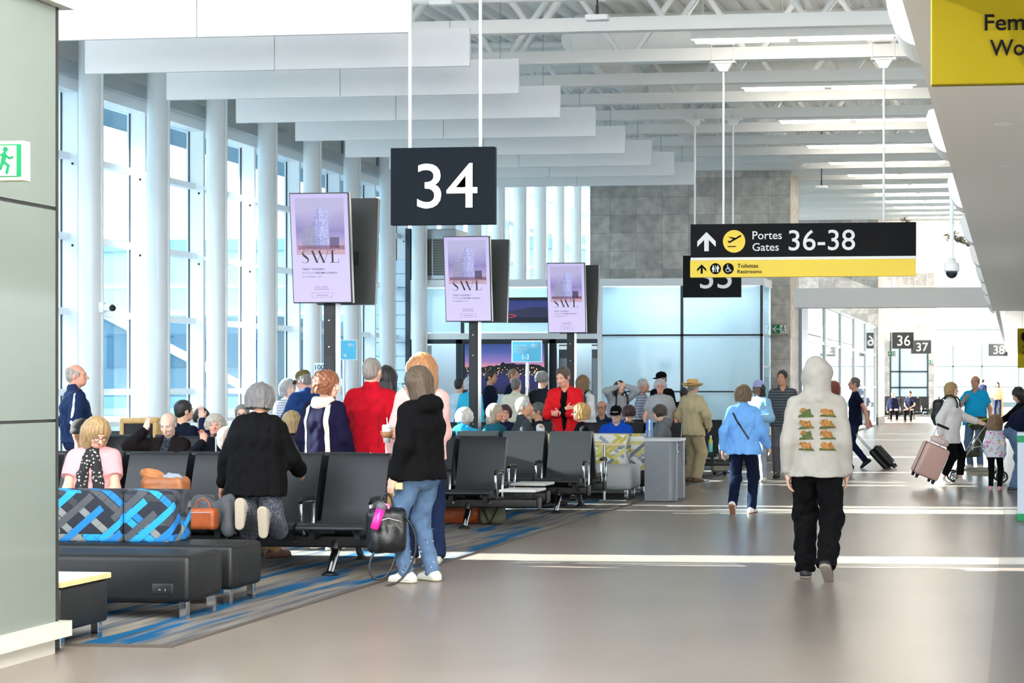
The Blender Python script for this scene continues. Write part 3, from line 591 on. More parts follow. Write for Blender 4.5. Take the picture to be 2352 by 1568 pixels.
# ---- seat rows
vin = mat('charcoal vinyl', (26, 28, 31), .38, spec=.4, noise=((30, 30, 8), .06), bump=(160, .04)); vind = mat('black seat frame', (13, 13, 15), .5); lam = mat('pale laminate', (214, 212, 206), .35)
SP = .6
def seat_row(label, n, xr, yb, face=1, arms=None, table=0, legs=(0, 2, 4, 6), solo=None):
    """row of linked seats on a beam; local x runs left from the right end, face=1 looks at the camera"""
    g = thing('seat_row', label, 'airport seats', (xr, yb, .012 if xr < -5 else 0), 0 if face > 0 else 0, 'linked airport seats'); f = face
    sp_ = [(-.30, .375), (-.305, .395), (-.285, .418), (-.24, .43), (-.1, .42), (.1, .405), (.2, .40), (.2, .37), (.0, .372), (-.2, .385)]
    bp = [(.15, .395), (.175, .42), (.215, .52), (.265, .68), (.315, .84), (.355, .955), (.375, .985), (.405, .985), (.42, .96), (.385, .86), (.33, .66), (.28, .48), (.235, .38), (.19, .37)]
    W2 = .535
    for i in range(n):
        x1 = -i*SP-(SP-W2)/2; x0 = x1-W2; mb = MB(); mb.prism([(a*f, z) for a, z in (sp_ if f > 0 else sp_[::-1])], 'x', x0-.02, x1+.02, 0, None, True); o = mb.build('seat', vin, g, bevel=.012)
        mb = MB(); mb.prism([(a*f, z) for a, z in (bp if f > 0 else bp[::-1])], 'x', x0, x1, 0, None, True); o = mb.build('backrest', vin, g, bevel=.014)
        mb = MB(); mb.box(x0+.05, x0+.1, *sorted((-.2*f, .22*f)), .3, .38); mb.box(x1-.1, x1-.05, *sorted((-.2*f, .22*f)), .3, .38); mb.box((x0+x1)/2-.04, (x0+x1)/2+.04, *sorted((.1*f, .25*f)), .3, .375)
        mb.build('seat_bracket', vind, g)
    xe = .02+(.42 if table else 0); mb = MB(); mb.rbox(-n*SP, xe, -.07, .07, .215, .32, .02); mb.rbox(-n*SP-.01, -n*SP, -.075, .075, .205, .33, .004); mb.rbox(xe, xe+.012, -.075, .075, .205, .33, .005)
    for i in range(n): 
        for q in (-.08, -.5): mb.cyl((-i*SP+q, -.085*f, .275), (-i*SP+q, -.068*f, .275), .014, n=10, mi=1)
    mb.build('beam', [vind, chrome], g)
    for i in (arms if arms is not None else range(n)):
        x = -i*SP+.0; mb = MB(); pts = [(x, .08*f, .33), (x, .1*f, .42), (x, .105*f, .57), (x, .08*f, .605), (x, -.13*f, .6), (x, -.165*f, .57), (x, -.15*f, .45), (x, -.09*f, .33)]
        mb.tube(pts, .0145, 10); mb.box(x-.02, x+.02, *sorted((-.09*f, .09*f)), .31, .335, 1); mb.build('armrest', [chrome, vind], g)
        mb = MB(); mb.tube([(x, .1*f, .612), (x, 0, .622), (x, -.13*f, .617), (x, -.17*f, .59)], [.02, .024, .024, .018], 8); mb.build('armrest_pad', black, g)
    for i in legs:
        if i >= n: continue
        x = -i*SP-.34; mb = MB(); mb.cyl((x, -.02*f, .25), (x, -.19*f, .02), .036, .03, 16); mb.cyl((x, -.01*f, .3), (x, -.06*f, .2), .05, .045, 14, 1); mb.lathe([(.0001, 0), (.068, 0), (.066, .012), (.03, .03), (.001, .03)], (x, -.19*f, 0), 20, 1); mb.build('leg', [chrome, vind], g)
    if table:
        mb = MB(); mb.rbox(.06, .47, -.24, .2, .40, .43, .008); mb.build('side_table', lam, g)
        mb = MB(); mb.box(.13, .4, -.03, .03, .385, .402)
        for q in (.14, .26, .38): mb.tube([(q, -.02, .3), (q+.02, 0, .39)], .01, 6)
        mb.build('table_bracket', vind, g)
    return g
def row_at(label, px, t, n, face=1, **k):
    p = at(px, HY, t); return seat_row(label, n, p.x, p.y, face, **k)
row_at('nearest dark seat row facing the walkway, beside the patterned sofa', 868, 14.53, 5, 1, arms=(0, 1, 2, 4), legs=(0, 2, 4))
row_at('dark seat row back to back with the nearest row', 896, 15.5, 5, -1, legs=(0, 2, 4))
row_at('second dark seat row facing the walkway, with a pale end table', 1148, 19.2, 8, 1, table=1, legs=(0, 2, 4, 6))
row_at('dark seat row back to back with the second row, pale table at its end', 1174, 20.4, 8, -1, table=1, legs=(0, 2, 4, 6))
row_at('third dark seat row, near the yellow patterned sofa', 1348, 21.5, 4, 1, legs=(0, 2))
row_at('dark seat row back to back with the third row, in front of the yellow sofa', 1385, 22.4, 4, -1, legs=(0, 2))
row_at('dark seat row by the windows behind the women in black', 690, 21.5, 5, 1, legs=(0, 2, 4))
row_at('dark seat row behind the yellow sofa and the grey bin', 1560, 26.6, 7, 1, legs=(0, 2, 4, 6))
row_at('dark seat row back to back with the row behind the grey bin', 1545, 27.55, 5, -1, legs=(0, 2, 4))
row_at('dark seat row beyond the grey bin behind the man in the straw hat', 1655, 29.5, 8, 1, table=1, legs=(0, 2, 4, 6))
for k, (px, t, n, f) in enumerate(((2098, 79, 4, 1), (2116, 81, 5, -1), (2134, 90, 4, 1))):
    row_at(('small grey seat row far off under gate sign 36', 'small grey seat row far off, back to back under gate sign 36', 'farthest grey seat row by the end window')[k], px, t, n, f, legs=(0, 2))
# ---- patterned lounge furniture
def bars_mat(name, base, line, cols, sc=1.0):
    m = mat(name, base, .8); n = m.node_tree; b = n.nodes['Principled BSDF']; L = n.links
    t = n.nodes.new('ShaderNodeTexCoord'); s = n.nodes.new('ShaderNodeSeparateXYZ'); L.new(t.outputs['Object'], s.inputs[0])
    def mth(op, a, c):
        q = n.nodes.new('ShaderNodeMath'); q.operation = op
        for i, v in ((0, a), (1, c)):
            if isinstance(v, (int, float)): q.inputs[i].default_value = v
            else: L.new(v, q.inputs[i])
        return q.outputs[0]
    ux = mth('ADD', s.outputs[0], s.outputs[1]); cb = n.nodes.new('ShaderNodeCombineXYZ'); L.new(ux, cb.inputs[0]); L.new(s.outputs[2], cb.inputs[1]); prev = lin(base)
    for i, (ang, off, thr) in enumerate(((0, .13, .66), (40, .37, .6), (-40, .71, .62))):
        mp = n.nodes.new('ShaderNodeMapping'); mp.inputs['Rotation'].default_value = (0, 0, math.radians(ang)); mp.inputs['Location'].default_value = (off, off*.7, 0); L.new(cb.outputs[0], mp.inputs[0])
        k = n.nodes.new('ShaderNodeTexBrick'); L.new(mp.outputs[0], k.inputs[0]); k.inputs['Scale'].default_value = 1; k.inputs['Brick Width'].default_value = .46*sc; k.inputs['Row Height'].default_value = .058*sc; k.inputs['Mortar Size'].default_value = .004*sc; k.inputs['Mortar Smooth'].default_value = 0
        k.offset = .37; k.inputs['Color1'].default_value = (0, 0, 0, 1); k.inputs['Color2'].default_value = (1, 1, 1, 1); k.inputs['Mortar'].default_value = (.5, .5, .5, 1)
        sp = n.nodes.new('ShaderNodeSeparateColor'); L.new(k.outputs[0], sp.inputs[0]); r = n.nodes.new('ShaderNodeValToRGB'); r.color_ramp.interpolation = 'CONSTANT'; e = r.color_ramp.elements
        while len(e) < len(cols): e.new(.5)
        for j, c in enumerate(cols): e[j].position = thr+(1-thr)*j/len(cols); e[j].color = lin(c)
        L.new(sp.outputs[0], r.inputs[0]); msk = mth('GREATER_THAN', sp.outputs[0], thr)
        x = n.nodes.new('ShaderNodeMix'); x.data_type = 'RGBA'; L.new(msk, x.inputs[0]); L.new(r.outputs[0], x.inputs[7])
        if isinstance(prev, tuple): x.inputs[6].default_value = prev
        else: L.new(prev, x.inputs[6])
        y = n.nodes.new('ShaderNodeMix'); y.data_type = 'RGBA'; mm = mth('MULTIPLY', k.outputs['Fac'], mth('MULTIPLY', 1.0, .3)); L.new(mm, y.inputs[0]); L.new(x.outputs[2], y.inputs[6]); y.inputs[7].default_value = lin(line); prev = y.outputs[2]
    L.new(prev, b.inputs['Base Color']); return m
blue = bars_mat('blue bar cloth', (22, 28, 40), (12, 16, 24), [(10, 108, 178), (66, 70, 76), (22, 138, 200), (118, 122, 122), (48, 52, 60)], 1.0)
yel = bars_mat('yellow bar cloth', (240, 240, 234), (250, 250, 246), [(190, 178, 60), (150, 164, 186), (216, 208, 130), (120, 130, 148), (200, 190, 90)], 1.0)
lea = mat('dark upholstery', (20, 21, 22), .42, spec=.35, noise=((10, 10, 4), .07), bump=(150, .04)); leg_ = mat('pale grey upholstery', (168, 172, 174), .5)
def xy(px, t): p = at(px, HY, t); return p.x, p.y
def legs_at(g, pts, h, w=.05):
    for x, y in pts: mb = MB(); mb.box(x-w/2, x+w/2, y-w/2, y+w/2, 0, h); mb.build('leg', chrome, g, bevel=.003)
xr, yf = xy(434, 11.6); g = thing('ottoman_bench', 'dark upholstered bench with a power socket, nearest seat', 'bench', (xr, yf, .012), 0)
mb = MB(); mb.rbox(-2.2, 0, 0, .51, .115, .43, .04); mb.build('cushion', lea, g); legs_at(g, ((-.06, .06), (-.06, .45), (-2.1, .06), (-2.1, .45)), .12)
mb = MB(); mb.rbox(-.26, -.11, -.006, .02, .17, .245, .008); mb.box(-.21, -.195, -.009, 0, .2, .206, 1); mb.box(-.165, -.16, -.009, 0, .195, .21, 1); mb.build('power_socket', [black, grey], g)
xr2, yf2 = xy(534, 12.36); g = thing('sofa', 'dark sofa seat with blue patterned backrest', 'sofa', (xr2, yf2, .012), 0)
mb = MB(); mb.rbox(-2.0, 0, 0, .5, .11, .43, .04); mb.build('cushion', lea, g); legs_at(g, ((-.06, .06), (-.06, .44), (-1.9, .06), (-1.9, .44)), .12)
xb = at(383, HY, 12.5).x-xr2
for k, (a, b, c, d) in enumerate(((-2.0, xb-.39, .17, .33), (xb-.385, xb, .17, .33), (xb-1.6, xb-.01, .335, .5))):
    mb = MB(); mb.rbox(a, b, c, d, .42, .80, .035); mb.build('backrest', blue, g)
mb = MB(); mb.box(-.003, .004, .06, .075, .19, .22); mb.build('care_tag', mat('dark red tag', (70, 20, 20), .7), g)
p = at(143, HY, 10.3); g = thing('side_table', 'low wood-topped cube table at the end of the partition', 'side table', (-5.6, p.y, .012), 0)
mb = MB(); mb.rbox(-.6, -.015, .01, .56, .1, .365, .02); mb.build('body', lea, g); mb = MB(); mb.box(-.61, 0, 0, .57, .367, .4); mb.build('table_top', mat('pale oak', (222, 188, 132), .4, noise=((2, 14, 2), .1)), g, bevel=.004)
mb = MB(); mb.box(-.6, -.005, .006, .565, .4, .402); mb.build('table_surface', mat('cream laminate', (226, 220, 212), .3), g)
legs_at(g, ((-.06, .07), (-.06, .5), (-.54, .07), (-.54, .5)), .11)
# yellow sofa, its bench and tablet table
x0, y0 = xy(1437, 24.4); g = thing('sofa', 'white sofa back with yellow and grey bar pattern', 'sofa', (x0, y0, .012), 0)
for a, b, c, d in ((-1.0, 0, 0, .3), (-2.0, -1.01, 0, .3), (-1.3, .24, .32, .62)):
    mb = MB(); mb.rbox(a, b, c, d, .24, .875, .03); mb.build('backrest', yel, g)
mb = MB(); mb.rbox(-1.95, .26, .3, 1.0, .13, .36, .04); mb.build('cushion', lea, g); legs_at(g, ((.16, .36), (.16, .9), (-1.2, .36), (-1.2, .9), (-1.85, .9)), .14)
x0, y0 = xy(1452, 23.75); g = thing('ottoman_bench', 'pale grey rounded bench in front of the yellow patterned sofa', 'bench', (x0, y0, .012), 0)
mb = MB(); mb.rbox(-1.6, 0, 0, .6, .13, .47, .07, n=4); mb.build('cushion', leg_, g); legs_at(g, ((-.1, .08), (-.1, .5), (-1.2, .08), (-1.2, .5)), .14)
x0, y0 = xy(1388, 23.5); g = thing('tablet_table', 'small pale tablet table on a thin post by the yellow sofa', 'table', (x0, y0, .012), 0)
mb = MB(); mb.rbox(-.2, .24, -.16, .18, .755, .78, .01); mb.build('table_top', mat('light birch', (232, 210, 176), .4), g); mb = MB(); mb.cyl((0, 0, .02), (0, 0, .76), .019, n=12); mb.build('post', alu, g); mb = MB(); mb.rbox(-.07, .3, -.03, .03, 0, .02, .005); mb.build('foot', alu, g)
# grey bin
x0, y0 = xy(1480, 23.6); g = thing('waste_bin', 'grey bin with a pale lid on the carpet edge', 'bin', (x0, y0, .0), 0)
bn = mat('bin grey', (122, 128, 136), .42, .15)
def rr(x0, x1, y0, y1, r): return [(x0, y0)]+[(x1-r+r*math.cos(a), y0+r+r*math.sin(a)) for a in np.linspace(-PI/2, 0, 8)]+[(x1-r+r*math.cos(a), y1-r+r*math.sin(a)) for a in np.linspace(0, PI/2, 8)]+[(x0, y1)]
mb = MB(); mb.prism(rr(0, .42, 0, .3, .09), 'z', .01, .815, 0, None, False); mb.build('front_body', bn, g, bevel=.004)
mb = MB(); mb.prism(rr(0, .46, .305, .6, .09), 'z', .03, .815); mb.build('rear_body', bn, g, bevel=.004)
mb = MB(); mb.prism(rr(-.005, .47, -.01, .61, .09), 'z', .818, .852); mb.build('lid', mat('lid grey', (196, 200, 202), .4), g, bevel=.005)
mb = MB(); mb.prism(rr(.01, .4, .02, .58, .08), 'z', 0, .012); mb.build('plinth', dark, g)
mb = MB(); mb.tube([(.427, .16+.06*math.cos(a), .72+.06*math.sin(a)) for a in np.linspace(.7, 5.6, 14)], .006, 6); mb.build('recycling_mark', white, g)
mb = MB(); mb.cyl((.19, -.004, .18), (.19, .01, .18), .006, n=10); mb.build('lock', alu, g)
x0, y0 = xy(1481, 24.0); g = thing('brochure_holder', 'clear brochure holder with blue leaflets standing on the grey bin', 'holder', (x0-.0, y0+.02, .852), 0)
mb = MB(); mb.box(0, .1, 0, .1, 0, .1); mb.build('tray', glass_mat('clear acrylic', (235, 244, 248), .25), g)
for k in range(3): mb = MB(); mb.box(.008+.03*k, .034+.03*k, .02+.02*k, .03+.02*k, .01, .25); mb.build('leaflet', mat('blue leaflet %d' % k, ((40, 110, 200), (225, 235, 245), (90, 150, 215))[k], .5), g)
# window counter
x0, y0 = xy(350, 21.0); g = thing('counter', 'wood-edged counter with a black front by the windows', 'counter', (x0, y0, .012), 0)
ok = mat('oak edge', (216, 176, 112), .45, noise=((14, 2, 2), .12)); mb = MB(); mb.rbox(-.42, .05, 0, .7, 1.1, 1.17, .02); mb.rbox(-.42, -.37, 0, .7, 0, 1.12, .01); mb.rbox(0, .05, 0, .7, 0, 1.12, .01); mb.build('frame', ok, g)
mb = MB(); mb.box(-.37, 0, .02, .68, .92, 1.1); mb.build('dark_panel', black, g); mb = MB(); mb.box(-.37, 0, .01, .68, .3, .88); mb.build('front', mat('slate blue', (84, 104, 122), .5), g)
# ---- advertising displays on posts
lav = ramp_mat('lit poster', 2, [(0, (216, 206, 246)), (.6, (208, 200, 242)), (1, (196, 186, 236))], .8, emit=.5)
pic = ramp_mat('lit poster sky', 2, [(0, (196, 160, 178)), (.22, (214, 176, 196)), (.42, (186, 172, 222)), (.66, (150, 138, 205)), (1, (196, 190, 232))], 1.6, emit=.42, off=-.86, noise=.45)
def win_mat(name, c1, c2, w, h):
    m = bpy.data.materials.new(name); m.use_nodes = True; n = m.node_tree; b = n.nodes['Principled BSDF']; t = n.nodes.new('ShaderNodeTexCoord'); s = n.nodes.new('ShaderNodeSeparateXYZ'); n.links.new(t.outputs['Object'], s.inputs[0]); cb = n.nodes.new('ShaderNodeCombineXYZ'); n.links.new(s.outputs[0], cb.inputs[0]); n.links.new(s.outputs[2], cb.inputs[1])
    k = n.nodes.new('ShaderNodeTexBrick'); n.links.new(cb.outputs[0], k.inputs[0]); k.inputs['Scale'].default_value = 1; k.inputs['Brick Width'].default_value = w; k.inputs['Row Height'].default_value = h; k.inputs['Mortar Size'].default_value = .0011; k.offset = .3
    k.inputs['Color1'].default_value = lin(c1); k.inputs['Color2'].default_value = lin(c2); k.inputs['Mortar'].default_value = lin((225, 222, 250)); n.links.new(k.outputs[0], b.inputs['Emission Color']); b.inputs['Emission Strength'].default_value = .48; b.inputs['Base Color'].default_value = (0, 0, 0, 1); return m
twA = win_mat('tower glass light', (120, 126, 200), (190, 196, 245), .02, .012); twB = win_mat('tower glass', (84, 90, 170), (160, 166, 232), .016, .012); twC = win_mat('tower shade', (90, 86, 130), (120, 116, 165), .014, .012)
ink = mat('poster ink', (24, 28, 30), .5); gry = mat('poster grey ink', (120, 116, 140), .5); city = mat('poster street', (112, 82, 98), .6, noise=(60, .5), emit=.35)
def display(label, px, t):
    p = at(px, HY, t); g = thing('display_stand', label, 'display', (p.x, p.y, .012 if p.x < -5.06 and p.y < 40 else 0), 0, 'advertising displays on posts'); w, h, tilt = .69, 1.235, math.radians(5.5)
    mb = MB(); mb.rbox(-.065, .065, -.09, .1, 0, 2.62, .008); mb.box(-.05, .05, -.094, -.088, 1.9, 2.35, 1); mb.box(.064, .069, -.07, .08, 0.02, 2.6, 2)
    for z in (1.0, 2.0, 2.3): mb.cyl((0, -.098, z), (0, -.09, z), .008, n=8, mi=2)
    mb.build('post', [mat('post black', (24, 30, 35), .4, .3), dark, alu], g); mb = MB(); mb.rbox(-.2, .2, -.2, .2, 0, .015, .005); mb.build('base_plate', dark, g)
    mb = MB(); mb.box(-.2, .2, -.2, .3, 2.95, 3.1); mb.box(-.06, .06, -.1, .1, 2.6, 3.2); mb.build('mount', dark, g)
    for s, off, y in ((1, -.03, -.2), (-1, .06, .32)):
        M = Matrix.Translation((off, y, 2.49)) @ Matrix.Rotation(tilt*s, 4, 'X') @ (Matrix.Rotation(PI, 4, 'Z') if s < 0 else Matrix())
        mb = MB(); mb.rbox(-w/2, w/2, 0, .085, 0, h, .006, 0, M); mb.rbox(-w/2, w/2, .012, .075, -.003, h+.003, .004, 1, M)
        for z in (.42, .86): mb.cyl(M @ Vector((0, .085, z)), M @ Vector((0, .09, z)), .018, n=14, mi=2)
        sc = mb.build('screen_housing', [mat('display charcoal', (64, 66, 66), .45, .2), alu, black], g)
        M2 = M @ Matrix.Translation((-w/2+.012, -.002, .012)); W_, H_ = w-.024, h-.024; U = lambda u, f: (u*W_, (1-f)*H_)
        def lay(name, polys, m, y, mi=None):
            mb = MB()
            for i, q in enumerate(polys):
                q = [U(*a) for a in q]; a = sum(q[j][0]*q[(j+1) % len(q)][1]-q[(j+1) % len(q)][0]*q[j][1] for j in range(len(q))); mb.prism(q if a > 0 else q[::-1], 'y', -y, -y+.0012, mi[i] if mi else 0)
            o = mb.build(name, m, sc); o.matrix_local = M2; return o
        R = lambda a, b, c, d: [(a, c), (b, c), (b, d), (a, d)]
        lay('poster', [R(0, 1, 0, 1)], lav, .001); lay('poster_picture', [R(.08, .93, .038, .56)], pic, .0025)
        lay('poster_tower', [[(.41, .505), (.41, .19), (.495, .11), (.495, .505)], [(.495, .505), (.495, .11), (.655, .158), (.655, .505)], R(.19, .35, .30, .5), [(.35, .5), (.35, .27), (.41, .25), (.41, .5)], R(.67, .83, .40, .5), R(.11, .92, .475, .515)], [twB, twA, twC, twC, mat('poster dark block', (74, 64, 96), .5, emit=.3), city], .004, [0, 1, 2, 3, 4, 5])
        S = [(.285, .532), (.262, .524), (.225, .524), (.19, .535), (.185, .553), (.21, .57), (.255, .588), (.282, .605), (.272, .627), (.235, .637), (.195, .634), (.17, .618)]; ws = [.004, .006, .006, .014, .026, .036, .036, .026, .014, .006, .006, .004]; L, Rr = [], []
        for i, (a, b) in enumerate(S):
            dx, dz = S[min(i+1, 11)][0]-S[max(i-1, 0)][0], (S[min(i+1, 11)][1]-S[max(i-1, 0)][1])*1.8; k = math.hypot(dx, dz); L.append((a-dz/k*ws[i]/2, b+dx/k*ws[i]/3.6)); Rr.append((a+dz/k*ws[i]/2, b-dx/k*ws[i]/3.6))
        sl = [[L[i], L[i+1], Rr[i+1], Rr[i]] for i in range(11)]
        tk = lambda a, b, w_: [(a[0]-w_/2, a[1]), (a[0]+w_/2, a[1]), (b[0]+w_/2, b[1]), (b[0]-w_/2, b[1])]
        lay('poster_name', sl+[tk((.355, .526), (.435, .636), .034), tk((.435, .636), (.5, .545), .006), tk((.475, .526), (.555, .636), .034), tk((.555, .636), (.63, .526), .006), R(.325, .385, .523, .526), R(.445, .505, .523, .526), R(.6, .655, .523, .526), R(.69, .722, .523, .634), R(.66, .75, .521, .5245), R(.66, .815, .632, .6355), tk((.812, .6), (.808, .634), .007)], ink, .0055)
        for body, r, m, bd in (('TREAT YOURSELF', (.165, .56, .685, .703), ink, .005), ('TO YOUR', (.165, .365, .72, .737), gry, 0), ('DREAM CONDO', (.385, .775, .72, .737), ink, .005), ('IN QUEBEC CITY', (.165, .52, .757, .774), gry, 0), ('LUXURY CONDOS', (.37, .615, .853, .867), gry, 0), ('AND PENTHOUSES', (.365, .62, .874, .888), gry, 0), ('swlcondos.com', (.4, .6, .926, .943), gry, 0)):
            (a, b), (c, d) = U(r[0], r[3]), U(r[1], r[2]); o = fit(body, m, sc, (a, c, b, d), -.004, bd, 'poster_lettering', .0006); o.matrix_local = M2
        lay('poster_frame', [R(.32, .68, .912, .9145), R(.32, .68, .955, .9575), R(.32, .324, .912, .9575), R(.676, .68, .912, .9575)], gry, .003)
    return g
d0 = display('advertising display with lavender poster on a black post, nearest of three', 763, 19.8)
def place_display(label, px, t): p = at(px, HY, t); dup(d0, (p.x, p.y, .012), None, label)
place_display('advertising display with lavender poster, second of three posts', 1091, 25.5)
place_display('advertising display with lavender poster, farthest of three posts', 1313, 31.0)
# ---- boarding signs on stands
cy = mat('boarding cyan', (84, 196, 236), .45)
def star(cx, cz, r): return stroke([(cx+r*math.cos(PI/2+i*4*PI/5), cz+r*math.sin(PI/2+i*4*PI/5)) for i in range(6)], r*.16)
B = Board('boarding_sign', 'cyan group boarding sign reading 1-3 on a metal pole', 'sign', 1175, 1247, 782, 832, 28.6, .025, 'cyan boarding signs'); B.panel('frame', white); p = B.panel('panel', cy, B.rect(1177.5, 1244.5, 784.5, 829.5), -.004, .006, 0)
for b_, r in (('Group boarding', (1183, 1211, 791, 797)), ('Embarquement', (1183, 1211, 800, 805.5)), ('des groupes', (1183, 1204.5, 806, 811))): B.txt(b_, sw, *r, parent=p, y=-.006)
B.txt('1-3', sw, 1201, 1217, 813.5, 825.5, .02, p, -.006); r = B.rect(1222, 1231, 787, 798); flat('star_logo', star((r[0]+r[1])/2, (r[2]+r[3])/2, .035)+stroke([((r[1]+.005), r[2]+.03), (r[1]+.04, r[2]+.03)], .012), sw, p, -.007)
r = B.rect(1183, 1238, 798.3, 799); flat('rule', [[(r[0], r[2]), (r[1], r[2]), (r[1], r[3]), (r[0], r[3])]], sw, p, -.006)
mb = MB(); mb.cyl((0, .03, .05), (0, .03, .012-B.c.z), .03, n=16); mb.lathe([(.0001, 0), (.2, 0), (.19, .02), (.03, .04)], (0, .03, .012-B.c.z), 24); mb.build('stand', alu, B.o)
B = Board('boarding_sign', 'cyan boarding sign half hidden by the nearest display post', 'sign', 756, 823, 780, 827, 27.5, .025, 'cyan boarding signs'); B.panel('frame', white); p = B.panel('panel', cy, B.rect(758, 821, 782, 825), -.004, .006, 0)
r = B.rect(801, 811, 786, 797); flat('star_logo', star((r[0]+r[1])/2, (r[2]+r[3])/2, .035)+stroke([((r[1]+.005), r[2]+.03), (r[1]+.04, r[2]+.03)], .012), sw, p, -.007); r = B.rect(791, 798, 812, 820); cx, cz = (r[0]+r[1])/2, (r[2]+r[3])/2; flat('plus_mark', stroke([(cx-.025, cz), (cx+.025, cz)], .014)+stroke([(cx, cz-.025), (cx, cz+.025)], .014), sw, p, -.006)
mb = MB(); mb.cyl((0, .03, .05), (0, .03, .012-B.c.z), .025, n=14); mb.lathe([(.0001, 0), (.18, 0), (.17, .02), (.03, .04)], (0, .03, .012-B.c.z), 24); mb.build('stand', alu, B.o)
B = Board('paper_notice', 'clear notice reading 100 behind the man in the olive cap', 'notice', 722, 748, 834, 880, 29, .01); B.panel('sheet', mat('frosted sheet', (206, 226, 240), .4)); B.txt('100', mat('notice ink', (50, 70, 90), .5), 724, 746, 837, 849, .0)
mb = MB(); mb.cyl((0, .02, .1), (0, .02, .012-B.c.z), .015, n=10); mb.lathe([(.0001, 0), (.15, 0), (.14, .015), (.02, .03)], (0, .02, .012-B.c.z), 20); mb.build('stand', alu, B.o)
# ---- gate room
fro = glass_mat('frosted pale glass', (222, 238, 243), .86, .06); tg = 40.0; yg = at(1400, HY, tg).y
def gx(px): return atY(px, HY, yg).x
def gz(py, px=1400): return atY(px, py, yg).z
mull = mat('slim dark mullion', (46, 62, 72), .4)
mb = MB(); x0, x1, x2, x3 = gx(940), gx(1380), gx(1566), gx(1752); z1, z2, z3 = gz(640), gz(770), gz(899); dep = 1.3
for a, b in ((x1, x2), (x2, x3)):
    for c, d in ((.08, z3), (z3, z2), (z2, z1-.16)): mb.box(a+.03, b-.03, yg+.02, yg+.03, c+.03, d-.03, 2)
mb.box(x1, x3, yg, yg+.05, z2-.025, z2+.025, 1); mb.box(x1, x3, yg, yg+.05, z3-.02, z3+.02, 1); mb.box(x2-.03, x2+.03, yg, yg+.05, 0, z1, 1); mb.box(x3-.06, x3+.0, yg, yg+.06, 0, z1-.1, 1)
mb.box(x0, x3+.03, yg-.03, yg+dep, z1-.17, z1, 0); mb.box(x1-.07, x1+.03, yg-.036, yg+.064, 0, z1+.004, 0); mb.box(x1, x3, yg, yg+.06, 0, .08, 1)
for z in (z2, 2.0): mb.box(x3-.03, x3+.0, yg+.06, yg+dep, z-.02, z+.02, 1)
mb.box(x3-.04, x3, yg+dep-.06, yg+dep, 0, z1, 0)
mb.box(x0, x1, yg-.032, yg+.06, gz(778), gz(764), 0); mb.box(x0-.004, x0+.1, yg-.024, yg+.064, gz(775), z1-.02, 0); mb.box(gx(1062)-.04, gx(1062)+.04, yg, yg+.05, gz(765), z1-.1, 1)
for a, b in ((x0+.1, gx(1062)), (gx(1062), x1-.07)): mb.box(a+.06, b-.05, yg+.02, yg+.03, gz(762), z1-.2, 2)
f = struct(mb.build('wall_gate', [white, mull, fro])); mb = MB(); mb.box(x3-.02, x3-.012, yg+.08, yg+dep-.06, .05, z1-.17); mb.build('glass_pane', pane, f)
mb = MB(); mb.box(x0+.1, x3-.05, yg+dep, yg+dep+.1, 0, z1); mb.box(x0, x0+.08, yg+.1, yg+dep, 0, z1); mb.box(x1-.04, x1+.0, yg+.1, yg+dep, 0, z1); struct(mb.build('wall_gate_rear', mat('gate interior', (206, 220, 228), .6)))
g = thing('linear_light', 'added glowing panel that brightens the gate room', 'light', ((x1+x3)/2, yg+.7, z1-.215), 0)
mb = MB(); mb.box(-1.6, 1.6, -.3, .3, 0, .04); mb.build('diffuser', mat('gate fill glow', (240, 250, 255), .5, emit=8), g)  # added glow, put in to brighten the frosted gate glass
g = thing('linear_light', 'added glowing panel that brightens the gate doors', 'light', ((x0+x1)/2, yg+.75, z1-.215), 0)
mb = MB(); mb.box(-1.6, 1.6, -.3, .3, 0, .04); mb.build('diffuser', mat('gate fill glow', (240, 250, 255), .5, emit=8), g)  # second added glow, brightens the doorway half of the gate room
mb = MB(); zt = gz(778)
mb.box(x0-.06, x1-.07, yg-.02, yg+.1, zt-.1, zt); mb.box(x0-.08, x0+.04, yg-.04, yg+.08, 0, gz(520)); mb.box(gx(1048), gx(1062), yg-.02, yg+.08, 0, zt); mb.box(gx(1262), gx(1277), yg-.02, yg+.08, 0, zt)
struct(mb.build('door_frame_gate', mat('dark teal frame', (26, 40, 50), .4)))
for k, (a, b, s) in enumerate(((948, 962, 0), (1276, 1300, 0), (1352, 1372, 1))):
    mb = MB(); mb.box(gx(a), gx(b), yg+.1+.2*(k > 0), yg+.9, .02, zt-.12); mb.box(gx(a)+.02, gx(b)-.02, yg+.08+.2*(k > 0), yg+.1+.2*(k > 0), .5, 2.2, 1)
    f = struct(mb.build('door_%d' % (k+1), [mat('door grey', (84, 90, 94), .45), mat('door glass grey', (150, 160, 166), .2)])); mb = MB(); mb.box(gx(a)+.05, gx(a)+.25, yg+.02, yg+.07+.2*(k > 0), zt-.24, zt-.16); mb.build('door_closer', alu, f)
mb = MB(); mb.box(gx(1372), gx(1378), yg-.01, yg+.1, 0, zt); struct(mb.build('door_jamb', black))
for k in range(20): pass
B = Board('gate_screen', 'big lit screen with a city at dusk inside the gate', 'screen', 1062, 1262, 783, 905, 40.0, .1)
B.panel('bezel', black); B.panel('wall_mount', black, (-.4, .4, .5, 1.2), .1, 1.22); z0 = B.h
scr = ramp_mat('lit dusk view', 2, [(0, (26, 26, 70)), (.3, (44, 42, 110)), (.44, (30, 26, 44)), (.5, (40, 30, 44)), (.53, (226, 150, 170)), (.62, (150, 124, 196)), (.8, (72, 96, 176)), (1, (40, 62, 132))], 1/B.h, emit=.45, noise=.05, off=-.02)
p = B.panel('view', scr, (-B.w/2+.06, B.w/2-.06, .05, B.h-.07), -.004, .004, 0)
